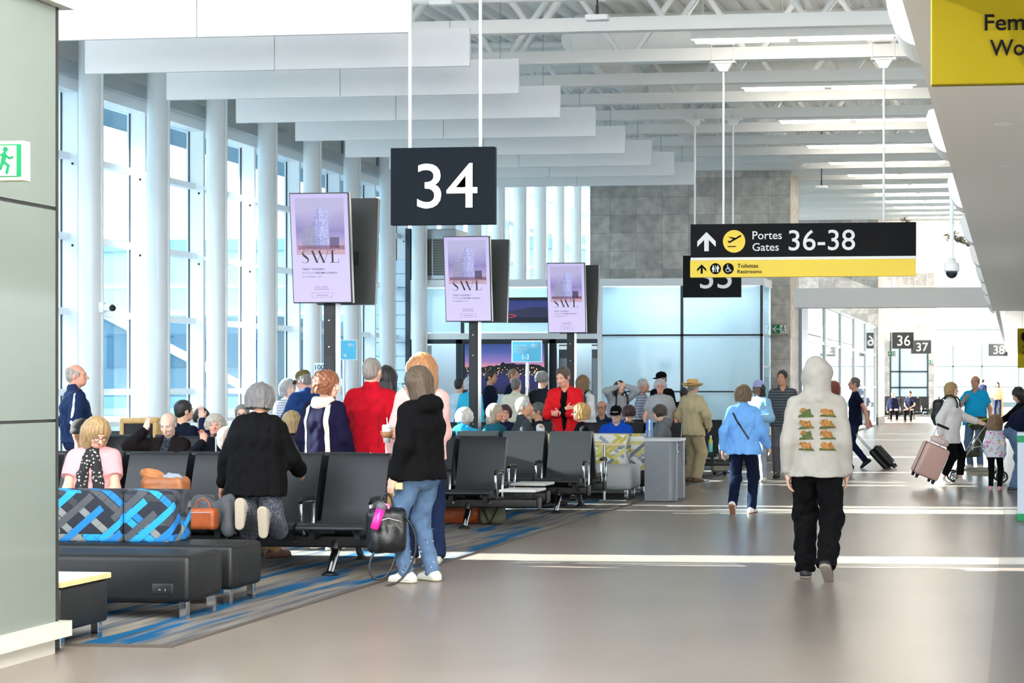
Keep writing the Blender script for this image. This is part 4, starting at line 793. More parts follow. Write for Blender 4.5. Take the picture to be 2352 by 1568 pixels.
pts = [(-B.w/2+.06, .44*B.h)]; x = -B.w/2+.06; rr_ = random.Random(3)
while x < B.w/2-.12: x += rr_.uniform(.03, .09); h = (.5+.055*math.sin(x*2.2+1)+rr_.uniform(0, .03)+(.05 if abs(x+.05) < .04 else 0))*B.h; pts += [(x, h), (x+.015, h)]
pts += [(B.w/2-.06, .5*B.h), (B.w/2-.06, .44*B.h)]; flat('skyline', [pts], mat('skyline dark', (22, 18, 30), .6, emit=.1), p, -.008)
q = [disc(rr_.uniform(-B.w/2+.1, B.w/2-.1), B.h*(.36+.14*rr_.random()**1.5), .008, 6) for _ in range(90)]; flat('city_lights', q, mat('city light', (255, 190, 110), .5, emit=1.6), p, -.011)
B = Board('gate_screen', 'wide screen of a terminal at night above the gate doors', 'screen', 1150, 1262, 683, 741, 39.7, .12); B.panel('bezel', dark); B.panel('wall_mount', dark, (-.3, .3, .1, .4), .12, .5); r = B.rect(1152, 1262, 690, 738)
p = B.panel('view', ramp_mat('lit night view', 2, [(0, (16, 18, 34)), (.35, (24, 26, 52)), (.5, (60, 60, 120)), (.75, (48, 62, 140)), (1, (24, 34, 88))], 1/B.h, emit=.45), r, -.004, .004, 0)
flat('terminal_silhouette', [[(-.35, .12), (.54, .12), (.54, .34), (.2, .36), (-.35, .24)]], mat('night terminal', (40, 40, 70), .5, emit=.3), p, -.008); flat('light_trail', stroke([(-.54, .1), (-.42, .105), (-.3, .12), (-.22, .145), (-.2, .165), (-.24, .18), (-.34, .19)], .01), mat('red trail', (200, 50, 50), .5, emit=.8), p, -.009)
p = atY(945, 578, yg-.1); g = thing('louvre_unit', 'grey louvred air unit on top of the gate room', 'air unit', (gx(944), yg+.0, z1+.004), 0); w = gx(1046)-gx(944)
mb = MB(); mb.rbox(0, w, 0, 1.1, 0, gz(522)-z1, .02); mb.build('casing', alu, g)
for a, b in ((.04, .47), (.5, .97)):
    mb = MB(); mb.box(w*a, w*b, -.02, .01, .1, gz(545)-z1)
    for k in range(14): mb.box(w*a, w*b, -.035, -.02, .12+k*.06, .14+k*.06, 1)
    mb.build('louvre', [mat('louvre grey', (128, 128, 124), .5, .5), mat('louvre slat', (100, 100, 98), .5, .5)], g)
mb = MB(); x9 = gx(905)
for k in range(14): mb.box(x9-.6, x0-.08, yg+.02, yg+.1, .02+k*.32, .32+k*.32)
struct(mb.build('wall_tile_panel', mat('pale blue tile', (206, 226, 240), .35)))
# far gate room and counter
mb = MB(); yf = Yt(-4.4, 93); a, b = -6.6, -4.6
for z in (.05, 1.45, 2.3, 3.9): mb.box(a, b, yf-.02, yf+.06, z-.04, z+.04)
for x in (a, (a+b)/2-.5, b): mb.box(x-.04, x+.04, yf-.02, yf+.06, 0, 3.9)
mb.box(a, b, yf+.02, yf+.03, .05, 3.9, 1); struct(mb.build('wall_gate_far', [mull, fro]))
x0, y0 = xy(2300, 84); g = thing('counter', 'low wooden counter by the end window far down the hall', 'counter', (x0, y0, 0), 0)
mb = MB(); mb.box(-1.1, 0, 0, .6, .05, .95); mb.build('body', mat('counter grey', (150, 150, 146), .5), g); mb = MB(); mb.box(-1.15, .05, -.05, .65, .95, 1.0); mb.box(0, .08, 0, .6, 0, .98); mb.build('counter_top', ok, g)
# ---- things fixed to posts, walls and ceiling
p = at(2186, 390, 18); g = thing('dome_camera', 'white dome security camera on a long hanging pole', 'camera', (p.x, p.y, 2.68), 0)
mb = MB(); z1_ = p.z-2.68; mb.tube([(0, 0, .16), (0, 0, z1_-.12), (.03, 0, z1_-.03), (.1, 0, z1_), (-.45-p.x, 0, z1_)], .024, 12); mb.build('pole', whiteg, g)
mb = MB(); mb.lathe([(.0001, .21), (.04, .21), (.045, .17), (.075, .16), (.082, .09), (.08, .075), (.0001, .075)], n=28); mb.build('housing', white, g); mb = MB(); mb.lathe([(.066*math.cos(a), .075-.075*math.sin(a)) for a in np.linspace(0, 1.57, 9)], n=24); mb.build('dome', mat('smoked dome', (60, 66, 74), .06, .6), g)
p = atX(236, 706, XC+.2); g = thing('wall_camera', 'small white camera fixed to the nearest round column', 'camera', (XC+.163, p.y, p.z-.06), 0)
mb = MB(); mb.rbox(-.01, .07, -.04, .04, -.02, .14, .01); mb.build('mount', white, g); mb = MB(); mb.rbox(.07, .2, -.05, .05, 0, .12, .03); mb.build('housing', white, g); mb = MB(); mb.ell((.2, -.02, .05), (.05, .05, .05)); mb.build('lens', black, g)
mb = MB()
def blade(c, d, L, wd, roll):
    d = Vector(d).normalized(); s = d.orthogonal().normalized(); s = Matrix.Rotation(roll, 3, d) @ s; n = d.cross(s); c = Vector(c)
    v = [c, c+d*L*.5+s*wd, c+d*L, c+d*L*.5-s*wd, c+d*L*.5+n*wd*.35]; mb.add(v, [(0, 1, 4), (1, 2, 4), (2, 3, 4), (3, 0, 4), (0, 3, 2, 1)])
r_ = random.Random(5)
for k in range(46):
    u = k/45; c = (-.42+.8*u, r_.uniform(-.08, .08), .16-.3*u+r_.uniform(-.06, .06)); blade(c, (r_.uniform(.3, 1), r_.uniform(-.6, .6), r_.uniform(-.8, .5)), r_.uniform(.16, .26), r_.uniform(.035, .06), r_.uniform(0, 6))
mb.tube([(-.42, 0, .16), (.4, 0, -.14)], .02, 6); p = at(2205, 553, 45)
o = mb.build('hanging_sculpture', mat('polished foil', (176, 168, 150), .18, .9), None, p); tag(o, 'feather-like metal sculpture hanging near the dome camera', 'sculpture'); W1 = MB(); W1.cyl((0, 0, 0), (0, 0, zc(45)+1.02-p.z), .005, n=5); W1.build('hanging_wire', grey, o)
p = at(2084, 509, 52); o2 = o.copy(); C.objects.link(o2); o2.location = p; o2.scale = (.55, .55, .55); o2['label'] = 'smaller metal sculpture just above the long direction sign'; W2_ = W1.build('hanging_wire', grey, o2); W2_.scale = (1, 1, (zc(52)+1.02-p.z)/.55/(zc(45)+1.02-at(2205, 553, 45).z))
for k, (px, py, t) in enumerate(((1372, 38, 20.6), (1887, 428, 40), (1015, 3, 20.2))):
    p = at(px, py, t); g = thing('ceiling_sensor', ('white box with a black bracket under the front truss', 'small white box with a black bracket above the long sign', 'small white box under the roof beside the gate 34 sign rods')[k], 'sensor', p, 0)
    mb = MB(); mb.rbox(-.14, .14, -.06, .06, -.05, .02, .015); mb.build('box', white, g); mb = MB(); mb.box(-.015, .015, -.02, .02, .02, .13); mb.cyl((0, 0, .1), (0, 0, zc(t)+1.0-p.z), .012, n=6); mb.build('bracket', black, g)
# kiosk at the right edge
x0, y0 = xy(2337, 20.3); g = thing('kiosk', 'white stand with green bands cut off at the right edge', 'kiosk', (x0, y0, .002), 0)
gr = mat('kiosk green', (0, 150, 92), .5); kw = mat('kiosk white', (214, 226, 240), .5); mb = MB(); mb.box(0, .6, 0, .5, .08, .91); mb.build('panel', kw, g)
mb = MB(); mb.box(-.006, .606, -.006, .506, .91, .99); mb.build('top_band', gr, g); mb = MB(); mb.box(-.004, .604, -.004, .504, .99, 1.02); mb.build('counter_top', kw, g); mb = MB(); mb.box(-.006, .606, -.006, .506, 0, .08); mb.build('bottom_band', gr, g)
# ================================================================ PEOPLE
from mathutils.bvhtree import BVHTree
def nrm(v): v = V(v); return v/(np.linalg.norm(v)+1e-12)
def rot(ax, deg): return np.array(Matrix.Rotation(math.radians(deg), 3, ax))
SKIN = {'light': mat('skin light', (226, 176, 150), .5), 'pale': mat('skin pale', (236, 192, 170), .5), 'tan': mat('skin tan', (198, 146, 116), .5), 'ruddy': mat('skin ruddy', (222, 160, 138), .5), 'dark': mat('skin dark', (120, 84, 66), .5)}
eyew = mat('eye white', (196, 190, 184), .3); eyed = mat('eye dark', (44, 36, 32), .2); lipm = mat('lip', (178, 104, 96), .5); frame_m = mat('glasses frame', (50, 44, 44), .3); lens_m = glass_mat('spectacle lens', (236, 242, 244), .04)
def hairm(rgb): return mat('hair %d %d %d' % rgb, tuple(int(v*.84) for v in rgb), .5, noise=((70, 70, 9), .32), bump=(90, .15), sheen=.1)
def cloth(name, rgb, r=.85, n=.05): return mat('cloth '+name, rgb, r, noise=(14, n), bump=(120, .05), spec=.12)
def ik(S, T, l1, l2, pole):
    d = T-S; L = np.linalg.norm(d); L2 = min(L, (l1+l2)*.995); d = d/(L+1e-9); T = S+d*L2
    a = (l1*l1-l2*l2+L2*L2)/(2*L2); h = math.sqrt(max(l1*l1-a*a, 0)); p = pole-d*(pole @ d); p = nrm(p); return S+d*a+p*h, T
def seg2(pts, rs, f, **k):
    for (a, b), (r0, r1) in zip(zip(pts, pts[1:]), zip(rs, rs[1:])): f.cap(a, b, r0, r1, **k)
def person(label, px, ytop, t, rz=0, sit=False, H=None, sex='m', b=1.0, lean=0, side=0, hunch=1.3, twist=0, head=(0, 0, 0), L=None, R=None, feet=None, skin='light', hair=None, top=None, bottom=None, shoes=None, glasses=False, face=True, group=None, pelvis=None, hat=None, xyz=None, age=1, extra_top=None, knees=None):
    P3 = at(px, ytop, t); gz_ = .012 if (-13 < P3.x < -5.06 and 10 < P3.y < 40) else (.002 if P3.x > -.14 else 0)
    ztop = P3.z-gz_; hs = 1.0
    if sit: sc = (H or (1.74 if sex == 'm' else 1.63))/1.75; pz = max(.40, min(.62, ztop/sc-.80)) if pelvis is None else pelvis
    else: sc = (H or ztop)/1.75; pz = .93 if pelvis is None else pelvis
    if age < 1: hs = 1.35
    fem = sex == 'f'; sw_ = (.146 if fem else .165)*(.85+.15*b) if age == 1 else .15
    rl = lambda a: rot('X', a) @ rot('Y', side)
    up1 = rl(lean*.5) @ V(0, 0, 1); up2 = rl(lean) @ V(0, 0, 1); up3 = rl(lean*hunch) @ V(0, 0, 1)
    tw = rot('Z', twist); Pv = V(0, 0, pz); Wp = Pv+up1*.15; Ch = Wp+up2*.18; Sh = Ch+up3*.14; Nk = Sh+up3*.055
    sx = tw @ (rot('Y', side) @ V(1, 0, 0)); fwd = nrm(np.cross(sx, up2)*-1); fwd = fwd if fwd[1] < 0 else -fwd
    Rh = rot('Z', head[0]) @ rot('X', -head[1]*-1) @ rot('Y', head[2])          # pitch > 0 looks down
    Hc = Nk+up3*.05+Rh @ V(0, -.02, .105*(.9+.1*hs))
    hp = lambda x, y, z: Hc+Rh @ (V(x, y, z)*hs)
    E, Wr, Hd, Tn = {}, {}, {}, {}
    Sj = {s: Sh+sx*sg_*sw_-up3*.03 for s, sg_ in (('L', 1), ('R', -1))}
    for s, sg_, spec in (('L', 1, L), ('R', -1, R)):
        spec = spec or ((.06, .04, -.52),); q = spec[0]; pole = spec[1] if len(spec) > 1 and spec[1] else (.35, -1, -.2)
        tr = lambda v: sx*sg_*v[0]+fwd*v[1]+V(0, 0, 1)*v[2]
        E[s], Wr[s] = ik(Sj[s], Sj[s]+tr(q), .29, .255, tr(pole)); d = nrm(Wr[s]-E[s])
        if len(spec) > 4 and spec[4]: d = nrm(tr(spec[4]))
        th = tr(spec[3]) if len(spec) > 3 and spec[3] else fwd*1.0+V(0, 0, .3); th = nrm(th-d*(th @ d)+1e-6); n = np.cross(th, d) if s == 'R' else np.cross(d, th); Hd[s] = (d, th, n, spec[2] if len(spec) > 2 and spec[2] is not None else .45)
    hipj = {s: Pv+tw @ V(sg_*.088*(1.05 if fem else 1), 0, -.02) for s, sg_ in (('L', 1), ('R', -1))}
    if feet is None: feet = {'L': (.11, .05, .085, 0), 'R': (.11, -.02, .085, 0)} if not sit else {'L': (.13, .44, .085, 0), 'R': (.13, .40, .085, 0)}
    Kn, An, Fd = {}, {}, {}
    for s, sg_ in (('L', 1), ('R', -1)):
        o, f_, z, tilt = feet[s]; T = V(sg_*o, -f_, z); kp = V(sg_*.12, -1, .25) if knees is None else V(sg_*knees[0], -knees[1], knees[2])
        Kn[s], An[s] = ik(hipj[s], T, .435, .425, kp); Fd[s] = rot('Z', sg_*8) @ rot('X', tilt) @ V(0, -1, 0), rot('X', tilt) @ V(0, 0, 1)
    hb = max(.0056, .00042*t)*(1 if sc > .8 else .8); ht = max(.0075, .0005*t)
    allp = np.array([Pv, Hc+V(0, 0, .16), Hc-V(0, 0, .1)]+[x[s] for x in (E, Wr, Kn, An, Sj) for s in 'LR']+[Wr[s]+Hd[s][0]*.2 for s in 'LR']); lo, hi = allp.min(0)-.17, allp.max(0)+.17
    # ---- the body: one skin
    B = Field(lo, hi, hb)
    B.ell(hp(0, .012, .03), V(.075, .094, .088)*hs, Rh).ell(hp(0, -.032, -.03), V(.062, .064, .084)*hs, Rh, .03).ell(hp(0, -.052, -.083), V(.044, .042, .033)*hs, Rh, .03)
    B.cap(hp(-.036, -.083, .024), hp(.036, -.083, .024), .013*hs, .013*hs, .015)
    for s in (1, -1):
        B.ell(hp(s*.031, -.1, .001), V(.019, .014, .012)*hs, Rh, .012, 's').ell(hp(s*.077, .012, -.012), V(.011, .022, .032)*hs, rot('Z', s*-20) @ Rh if False else Rh, .008).ell(hp(s*.036, -.07, -.03), V(.024, .022, .022)*hs, Rh, .02)
    B.cap(hp(0, -.096, .004), hp(0, -.119, -.03), .009*hs, .0135*hs, .012).cap(hp(-.012, -.1, -.034), hp(.012, -.1, -.034), .01*hs, .01*hs, .008)
    B.cap(hp(-.02, -.09, -.064), hp(.02, -.09, -.064), .009*hs, .009*hs, .01)
    nr = .045 if fem else .054
    B.cap(hp(0, .022, -.06), Nk-up3*.03, nr*.95, nr*1.08, .035, sx, 1.05)
    B.cap(Pv, Wp, .085, .085, .03, sx, 1.3).cap(Wp, Ch, .085, .09, .03, sx, 1.3).cap(Ch, Sh-up3*.03, .09, .06, .03, sx, 1.4).cap(Sj['L'], Sj['R'], .045, .045, .03)
    for s in 'LR':
        B.cap(Sj[s], E[s], .044*b**.5, .037*b**.5, .03).cap(E[s], Wr[s], .037*b**.5, .026, .02)
        d, th, n, cu = Hd[s]; w = Wr[s]; Rm = np.stack([th, d, n], 1)
        B.cap(w, w+d*.03, .025, .026, .02, th, 1.25).ell(w+d*.052, V(.042, .05, .017), Rm, .015)
        for i, ln in enumerate((.072, .08, .075, .06)):
            b0 = w+d*.088+th*(.028-.0187*i); c1, c2 = math.radians(25+45*cu), math.radians(30+105*cu); d1 = d*math.cos(c1*cu*1.2)+n*math.sin(c1*cu*1.2); d2 = d*math.cos(c2*cu*1.35)+n*math.sin(c2*cu*1.35); m = b0+d1*ln*.52
            B.cap(b0, m, .0093, .0085, .004).cap(m, m+d2*ln*.5, .0085, .0068, .004)
        tb = w+d*.025+th*.03; td = nrm(d*.62+th*.62+n*(.25+.5*cu)); B.cap(tb, tb+td*.045, .0135, .0105, .012); td2 = nrm(d*.9+th*.1+n*(.2+.7*cu)); B.cap(tb+td*.045, tb+td*.045+td2*.032, .0105, .0085, .005)
        B.cap(hipj[s], Kn[s], .068, .05, .03).cap(Kn[s], An[s], .05, .036, .02); fd, fu = Fd[s]; B.cap(An[s], An[s]-fu*.045+fd*.1, .034, .028, .02)
    if xyz is None: base = atG(px, t); base.z = gz_
    else: base = Vector(xyz)
    # keep the head under its pixel: shift so that the head, not the feet, sits at the column
    rzr = math.radians(rz); hx, hy = Hc[0]*sc, Hc[1]*sc
    if xyz is None: base.x -= hx*math.cos(rzr)-hy*math.sin(rzr); base.y -= hx*math.sin(rzr)+hy*math.cos(rzr)
    root = B.build('person', SKIN[skin], None, relax=1, loc=base); root.rotation_euler = (0, 0, rzr); root.scale = (sc,)*3; tag(root, label, 'person', group)
    J = dict(root=root, sc=sc, hp=hp, Rh=Rh, Hc=Hc, Nk=Nk, Sh=Sh, Ch=Ch, Wp=Wp, Pv=Pv, sx=sx, fwd=fwd, up=up2, up3=up3, Sj=Sj, E=E, Wr=Wr, Hd=Hd, Kn=Kn, An=An, hs=hs, ht=ht)
    M4 = lambda x, y, z: Matrix.Translation(Vector(hp(x, y, z))) @ Matrix(Rh.tolist()).to_4x4() @ Matrix.Scale(hs, 4)
    if face:
        hc = hair[1] if hair else (120, 100, 90)
        for s in (1, -1):
            mb = MB(); mb.ell((0, 0, 0), (.0115, .009, .0072), 10, 0, M4(s*.031, -.083, .001)); mb.ell((0, 0, 0), (.0058, .004, .006), 8, 1, M4(s*.031-.001, -.0895, .0005)); mb.build('eye', [eyew, eyed], root)
            mb = MB(); mb.tube([Vector(hp(s*.014, -.097, .0215)), Vector(hp(s*.031, -.096, .026)), Vector(hp(s*.049, -.081, .022))], [.0022, .0027, .0014], 6); mb.build('eyebrow', hairm(tuple(int(v*.7) for v in hc)), root)
        mb = MB(); mb.tube([Vector(hp(-.023, -.093, -.066)), Vector(hp(-.008, -.0985, -.062)), Vector(hp(.008, -.0985, -.062)), Vector(hp(.023, -.093, -.066))], [.002, .0055, .0055, .002], 6); mb.build('mouth', lipm, root)
    if glasses:
        mb = MB()
        for s in (1, -1):
            mb.tube([Vector(hp(s*.033+.024*math.cos(a), -.109+.006*abs(math.cos(a)), -.004+.019*math.sin(a))) for a in np.linspace(0, 2*PI, 14)[:-1]], .0024, 6, 0, True); mb.tube([Vector(hp(s*.057, -.1, 0)), Vector(hp(s*.078, 0, .004))], .0024, 6)
        mb.tube([Vector(hp(-.009, -.111, .002)), Vector(hp(.009, -.111, .002))], .0024, 6); mb.build('glasses', frame_m, root)
    if hair:
        st_, hc = hair[0], hair[1]; pad = V(.13, .15, .15)*hs; low = .52 if st_ == 'long' else .2
        Fh = Field(Hc-pad-V(.02, .03, low*hs), Hc+pad+V(.02, .03, .03), max(.0055, .00036*t)); ex = hair[2] if len(hair) > 2 else 0
        if st_ in ('short', 'fringe', 'crop'):
            th_ = {'short': .012, 'fringe': .007, 'crop': .006}[st_]+ex
            Fh.ell(hp(0, .015, .034), V(.076+th_, .095+th_, .088+th_)*hs, Rh); Fh.ell(hp(0, .052, -.022), V(.064+th_*.5, .05+th_, .062)*hs, Rh, .02)
            Fh.ell(hp(0, -.115, -.012 if st_ != 'fringe' else .02), V(.078, .08, .104)*hs, Rh, .015, 's'); Fh.cut(hp(0, .05, -.085), Rh @ V(0, .25, -1))
            for s in (1, -1): Fh.ell(hp(s*.087, .0, -.035), V(.03, .042, .052)*hs, Rh, .01, 's'); Fh.cap(hp(s*.07, -.03, .02), hp(s*.073, -.025, -.02), .012*hs, .008*hs, .01)
            if st_ == 'fringe': Fh.ell(hp(0, -.03, .1), V(.095, .12, .085)*hs, Rh, .01, 's')
            Fh.folds(.0022+.004*ex*10, 75, 3, 1)
        elif st_ in ('bob', 'long', 'curly'):
            v = .02+ex; ln = -.145 if st_ != 'long' else -.2; ln = hair[3] if len(hair) > 3 else ln
            Fh.ell(hp(0, .018, .03), V(.078+v, .094+v, .092+v*.8)*hs, Rh); Fh.cap(hp(0, .03, .0), hp(0, .035, ln), (.085+v)*hs, (.072+v)*hs, .03, Rh @ V(1, 0, 0), 1.12)
            if st_ == 'long': Fh.cap(hp(0, .05, -.1), hp(0, .075, ln-.12), .075*hs, .05*hs, .03, Rh @ V(1, 0, 0), 1.5)
            Fh.ell(hp(0, -.112, -.058), V(.062, .085, .105)*hs, Rh, .012, 's'); Fh.cap(hp(0, -.02, -.2), hp(0, -.03, -.1), .05, .05, .02, op='s'); Fh.cut(hp(0, 0, ln-(.17 if st_ == 'long' else .0)), Rh @ V(0, .0, -1))
            Fh.folds(.007 if st_ == 'curly' else .0048, 60 if st_ == 'curly' else 62, 5, 1 if st_ == 'curly' else .15)
        o = Fh.build('hair', hairm(hc), root, relax=1)
    # ---- clothes
    def torso(e, hem, k=.04):
        f = Field(lo-.05, hi+.05, ht); bb = b; w0 = (.03 if not fem else .016) if hem < -.07 else 0
        f.cap(Pv+up1*min(-.12, hem-.04), Wp-up1*.02, (.118 if fem else .108)*bb+e+w0, .104*bb+e, k, sx, 1.42).cap(Wp-up1*.02, Ch, .104*bb+e, .115*bb+e, k, sx, 1.36).cap(Ch, Sh-up3*.055, .115*bb+e, .082+e, k, sx, 1.5 if not fem else 1.4)
        f.cap(Sj['L']-sx*.03, Sj['R']+sx*.03, .047+e, .047+e, .05)
        for s in 'LR': f.cap(Nk-up3*.02, Sj[s]*.6+Nk*.4-up3*.02, .05+e*.5, .045+e, .04)
        if fem:
            for s in (1, -1): f.ell(Ch+sx*.07*s+fwd*.085*bb-up2*.0, V(.07, .06, .065)*(.9+.1*bb), None, .04)
        if bb > 1.05: f.ell(Wp+fwd*.06, V(.14, .12, .14)*bb, None, .06)
        f.cut(Pv+up1*hem, -up1); return f
    def garment(name, g):
        e = g.get('ease', .014); f = torso(e-.006*(not fem), g.get('hem', -.06)); sl = g.get('sleeve', 'long'); m = g['m']
        for s in 'LR':
            if sl == 'none': continue
            r0, r1, r2 = (.046*b**.5+e, .042*b**.5+e, .032+e*.8)
            q = Field(lo-.05, hi+.05, ht)
            if sl == 'long': q.cap(Sj[s], E[s], r0, r1, .03).cap(E[s], Wr[s], r1, r2, .03); d = nrm(Wr[s]-E[s]); q.cut(Wr[s]-d*.012, d); q.cap(Wr[s]-d*.045, Wr[s]-d*.018, r2*.92, r2*.9, .006)
            else: u = .62 if sl == 'short' else .25; d = nrm(E[s]-Sj[s]); q.cap(Sj[s], Sj[s]+(E[s]-Sj[s])*(u+.1), r0, r0*1.08, .03); q.cut(Sj[s]+(E[s]-Sj[s])*u, d)
            f.join(q, .035)
        f.cap(Nk+up3*.02, Nk+up3*.14, .05, .06, .01, sx, 1.1, 's'); 
        if g.get('collar'): f.cap(Sh+up3*.02, Nk+up3*.012-fwd*.01, nr+.026, nr+.016, .015, sx, 1.08).cap(Nk-up3*.02+fwd*.02, Nk+up3*.12, nr+.006, nr+.008, .005, sx, 1.05, 's')
        if g.get('hood') == 'down': f.ell(Sh-fwd*.1+up3*.03, V(.13, .075, .085), None, .03).ell(Sh-fwd*.06+up3*.075, V(.09, .05, .05), None, .02).cap(Sh+fwd*.05+sx*.09, Sh+fwd*.05-sx*.09, .03, .03, .03); f.cap(Nk+up3*.0+fwd*.015, Nk+up3*.14, nr+.008, nr+.02, .01, None, 1, 's')
        if g.get('hood') == 'up':
            f.ell(hp(0, .015, .03), V(.103, .118, .117), Rh, .03).cap(hp(0, .03, -.02), Sh-fwd*.03+up3*.02, .098, .1, .05, sx, 1.12); f.ell(hp(0, -.14, -.03), V(.07, .09, .1), Rh, .01, 's')
        if g.get('v'):      # open front showing the layer beneath
            w_, bot = g['v']; f.cap(Pv+up1*bot+fwd*.22, Sh+up3*.03+fwd*.16, w_*.75, w_, .005, fwd, 3, 's')
        f.folds(g.get('fold', .0048), g.get('ff', 22), g.get('seed', 1)); o = f.build(name, m, root, relax=1); return o
    J['garments'] = {}
    if top:
        J['garments']['top'] = garment(top.get('name', 'jacket'), top)
    if extra_top: J['garments']['under'] = garment(extra_top.get('name', 'shirt'), extra_top)
    if bottom:
        e = bottom.get('ease', .012); w_ = bottom.get('wide', 1.0); f = Field(lo-.05, hi+.05, ht)
        f.cap(Pv-up1*.06, Pv+up1*.1, (.118 if fem else .106)*b+(min(e, .012)*.6-.01 if top else e*.6), .1*b+(-.01 if top else e*.5), .04, sx, 1.42)
        for s in 'LR':
            q = Field(lo-.05, hi+.05, ht); q.cap(hipj[s]+V(0, .008, 0), Kn[s], .083*b**.7+e, .058*w_+e, .04).cap(Kn[s], An[s], .058*w_+e, .046*w_+e, .04)
            if bottom.get('flare'): q.cap(Kn[s]+(An[s]-Kn[s])*.5, An[s], .06, .085, .03)
            d = nrm(An[s]-Kn[s]); q.cut(An[s]+d*bottom.get('len', .03), d); f.join(q, .018)
        f.cut(Pv+up1*(min(.13, top.get('hem', -.06)+.035) if top else .13), up1); f.folds(bottom.get('fold', .0035), 26, 9); J['garments']['bottom'] = f.build(bottom.get('name', 'trousers'), bottom['m'], root, relax=1)
    if shoes is not None:
        ms, msole = shoes if isinstance(shoes, tuple) else (shoes, shoes)
        for s in 'LR':
            fd, fu = Fd[s]; A = An[s]; he, to = A-fu*.052-fd*.055, A-fu*.058+fd*.135; sd_ = np.cross(fd, fu)
            q = Field(np.minimum(he, to)-.09, np.maximum(np.maximum(he, to), A)+.09, max(.0055, ht*.7)); q.cap(he, to, .040, .032, .02, sd_, 1.12).cap(A+fu*.0, he+fu*.02+fd*.03, .041, .042, .03).cap(A, to-fd*.04, .036, .03, .03); q.cut(A-fu*.07, -fu); q.cut(A+fu*.025, fu); o = q.build('shoe', ms, root)
            q = Field(np.minimum(he, to)-.09, np.maximum(he, to)+.09, max(.005, ht*.6)); q.cap(he, to, .046, .039, .02, sd_, 1.08); q.cut(A-fu*.083, -fu); q.cut(A-fu*.066, fu); q.build('sole', msole, o)
    if hat:
        k, m = hat[0], hat[1]; TM = M4(0, .012, .03)
        if k == 'cap':
            mb = MB(); mb.lathe([(.083, .005), (.088, .03), (.083, .06), (.066, .085), (.036, .1), (.0005, .105)], n=24, M=TM, sx=1, sy=1.18)
            mb.lathe([(.008, .104), (.007, .112), (.0005, .113)], n=8, M=TM); o = mb.build('cap', m, root); vs = []; n_ = 13
            mb = MB(); out = [(.085*math.sin(a), -.075-.105*max(0, math.cos(a))**.8) for a in np.linspace(-PI/2, PI/2, n_)]; inn = [(.083*math.sin(a), -.06-.035*math.cos(a)) for a in np.linspace(-PI/2, PI/2, n_)]
            for z_, dz in ((.012, 0), (.006, 0)): vs += [TM @ Vector((x, y, z_-.35*x*x*10*.3-(abs(y)-.07)*.16)) for x, y in out]+[TM @ Vector((x, y, z_-.2*x*x)) for x, y in inn]
            k2 = 2*n_; fs = [(i, i+1, n_+i+1, n_+i) for i in range(n_-1)]+[(k2+i+1, k2+i, k2+n_+i, k2+n_+i+1) for i in range(n_-1)]+[(i+1, i, k2+i, k2+i+1) for i in range(n_-1)]; mb.add(vs, fs, 0, True); mb.build('visor', hat[2] if len(hat) > 2 else m, o)
        elif k == 'beanie':
            mb = MB(); mb.lathe([(.084, -.01), (.092, .0), (.092, .028), (.086, .032), (.09, .05), (.082, .085), (.05, .118), (.0005, .13)], n=26, M=TM, sx=1, sy=1.16); mb.build('beanie', m, root)
        elif k == 'straw':
            mb = MB(); mb.lathe([(.096, .0), (.094, .05), (.086, .085), (.06, .1), (.03, .092), (.0005, .09)], n=30, M=TM, sx=1, sy=1.14); o = mb.build('straw_hat', m, root)
            mb = MB(); n_ = 40; vs = []
            for r0, dz in ((.094, .0), (.13, -.012), (.165, .004), (.178, .016)): vs += [TM @ Vector((r0*math.cos(a), r0*1.1*math.sin(a), dz+(.018 if r0 > .15 else 0)*abs(math.cos(a))*.8-.02*(r0 > .12)*abs(math.sin(a)))) for a in np.linspace(0, 2*PI, n_+1)[:-1]]
            mb.add(vs, [(j*n_+i, j*n_+(i+1) % n_, (j+1)*n_+(i+1) % n_, (j+1)*n_+i) for j in range(3) for i in range(n_)], 0, True); o2 = mb.build('brim', m, o); sm = o2.modifiers.new('s', 'SOLIDIFY'); sm.thickness = .004
            mb = MB(); mb.lathe([(.0975, .002), (.0965, .024)], n=30, M=TM, sx=1, sy=1.14); mb.build('hat_band', mat('hat band', (70, 52, 38), .7), o)
    return J
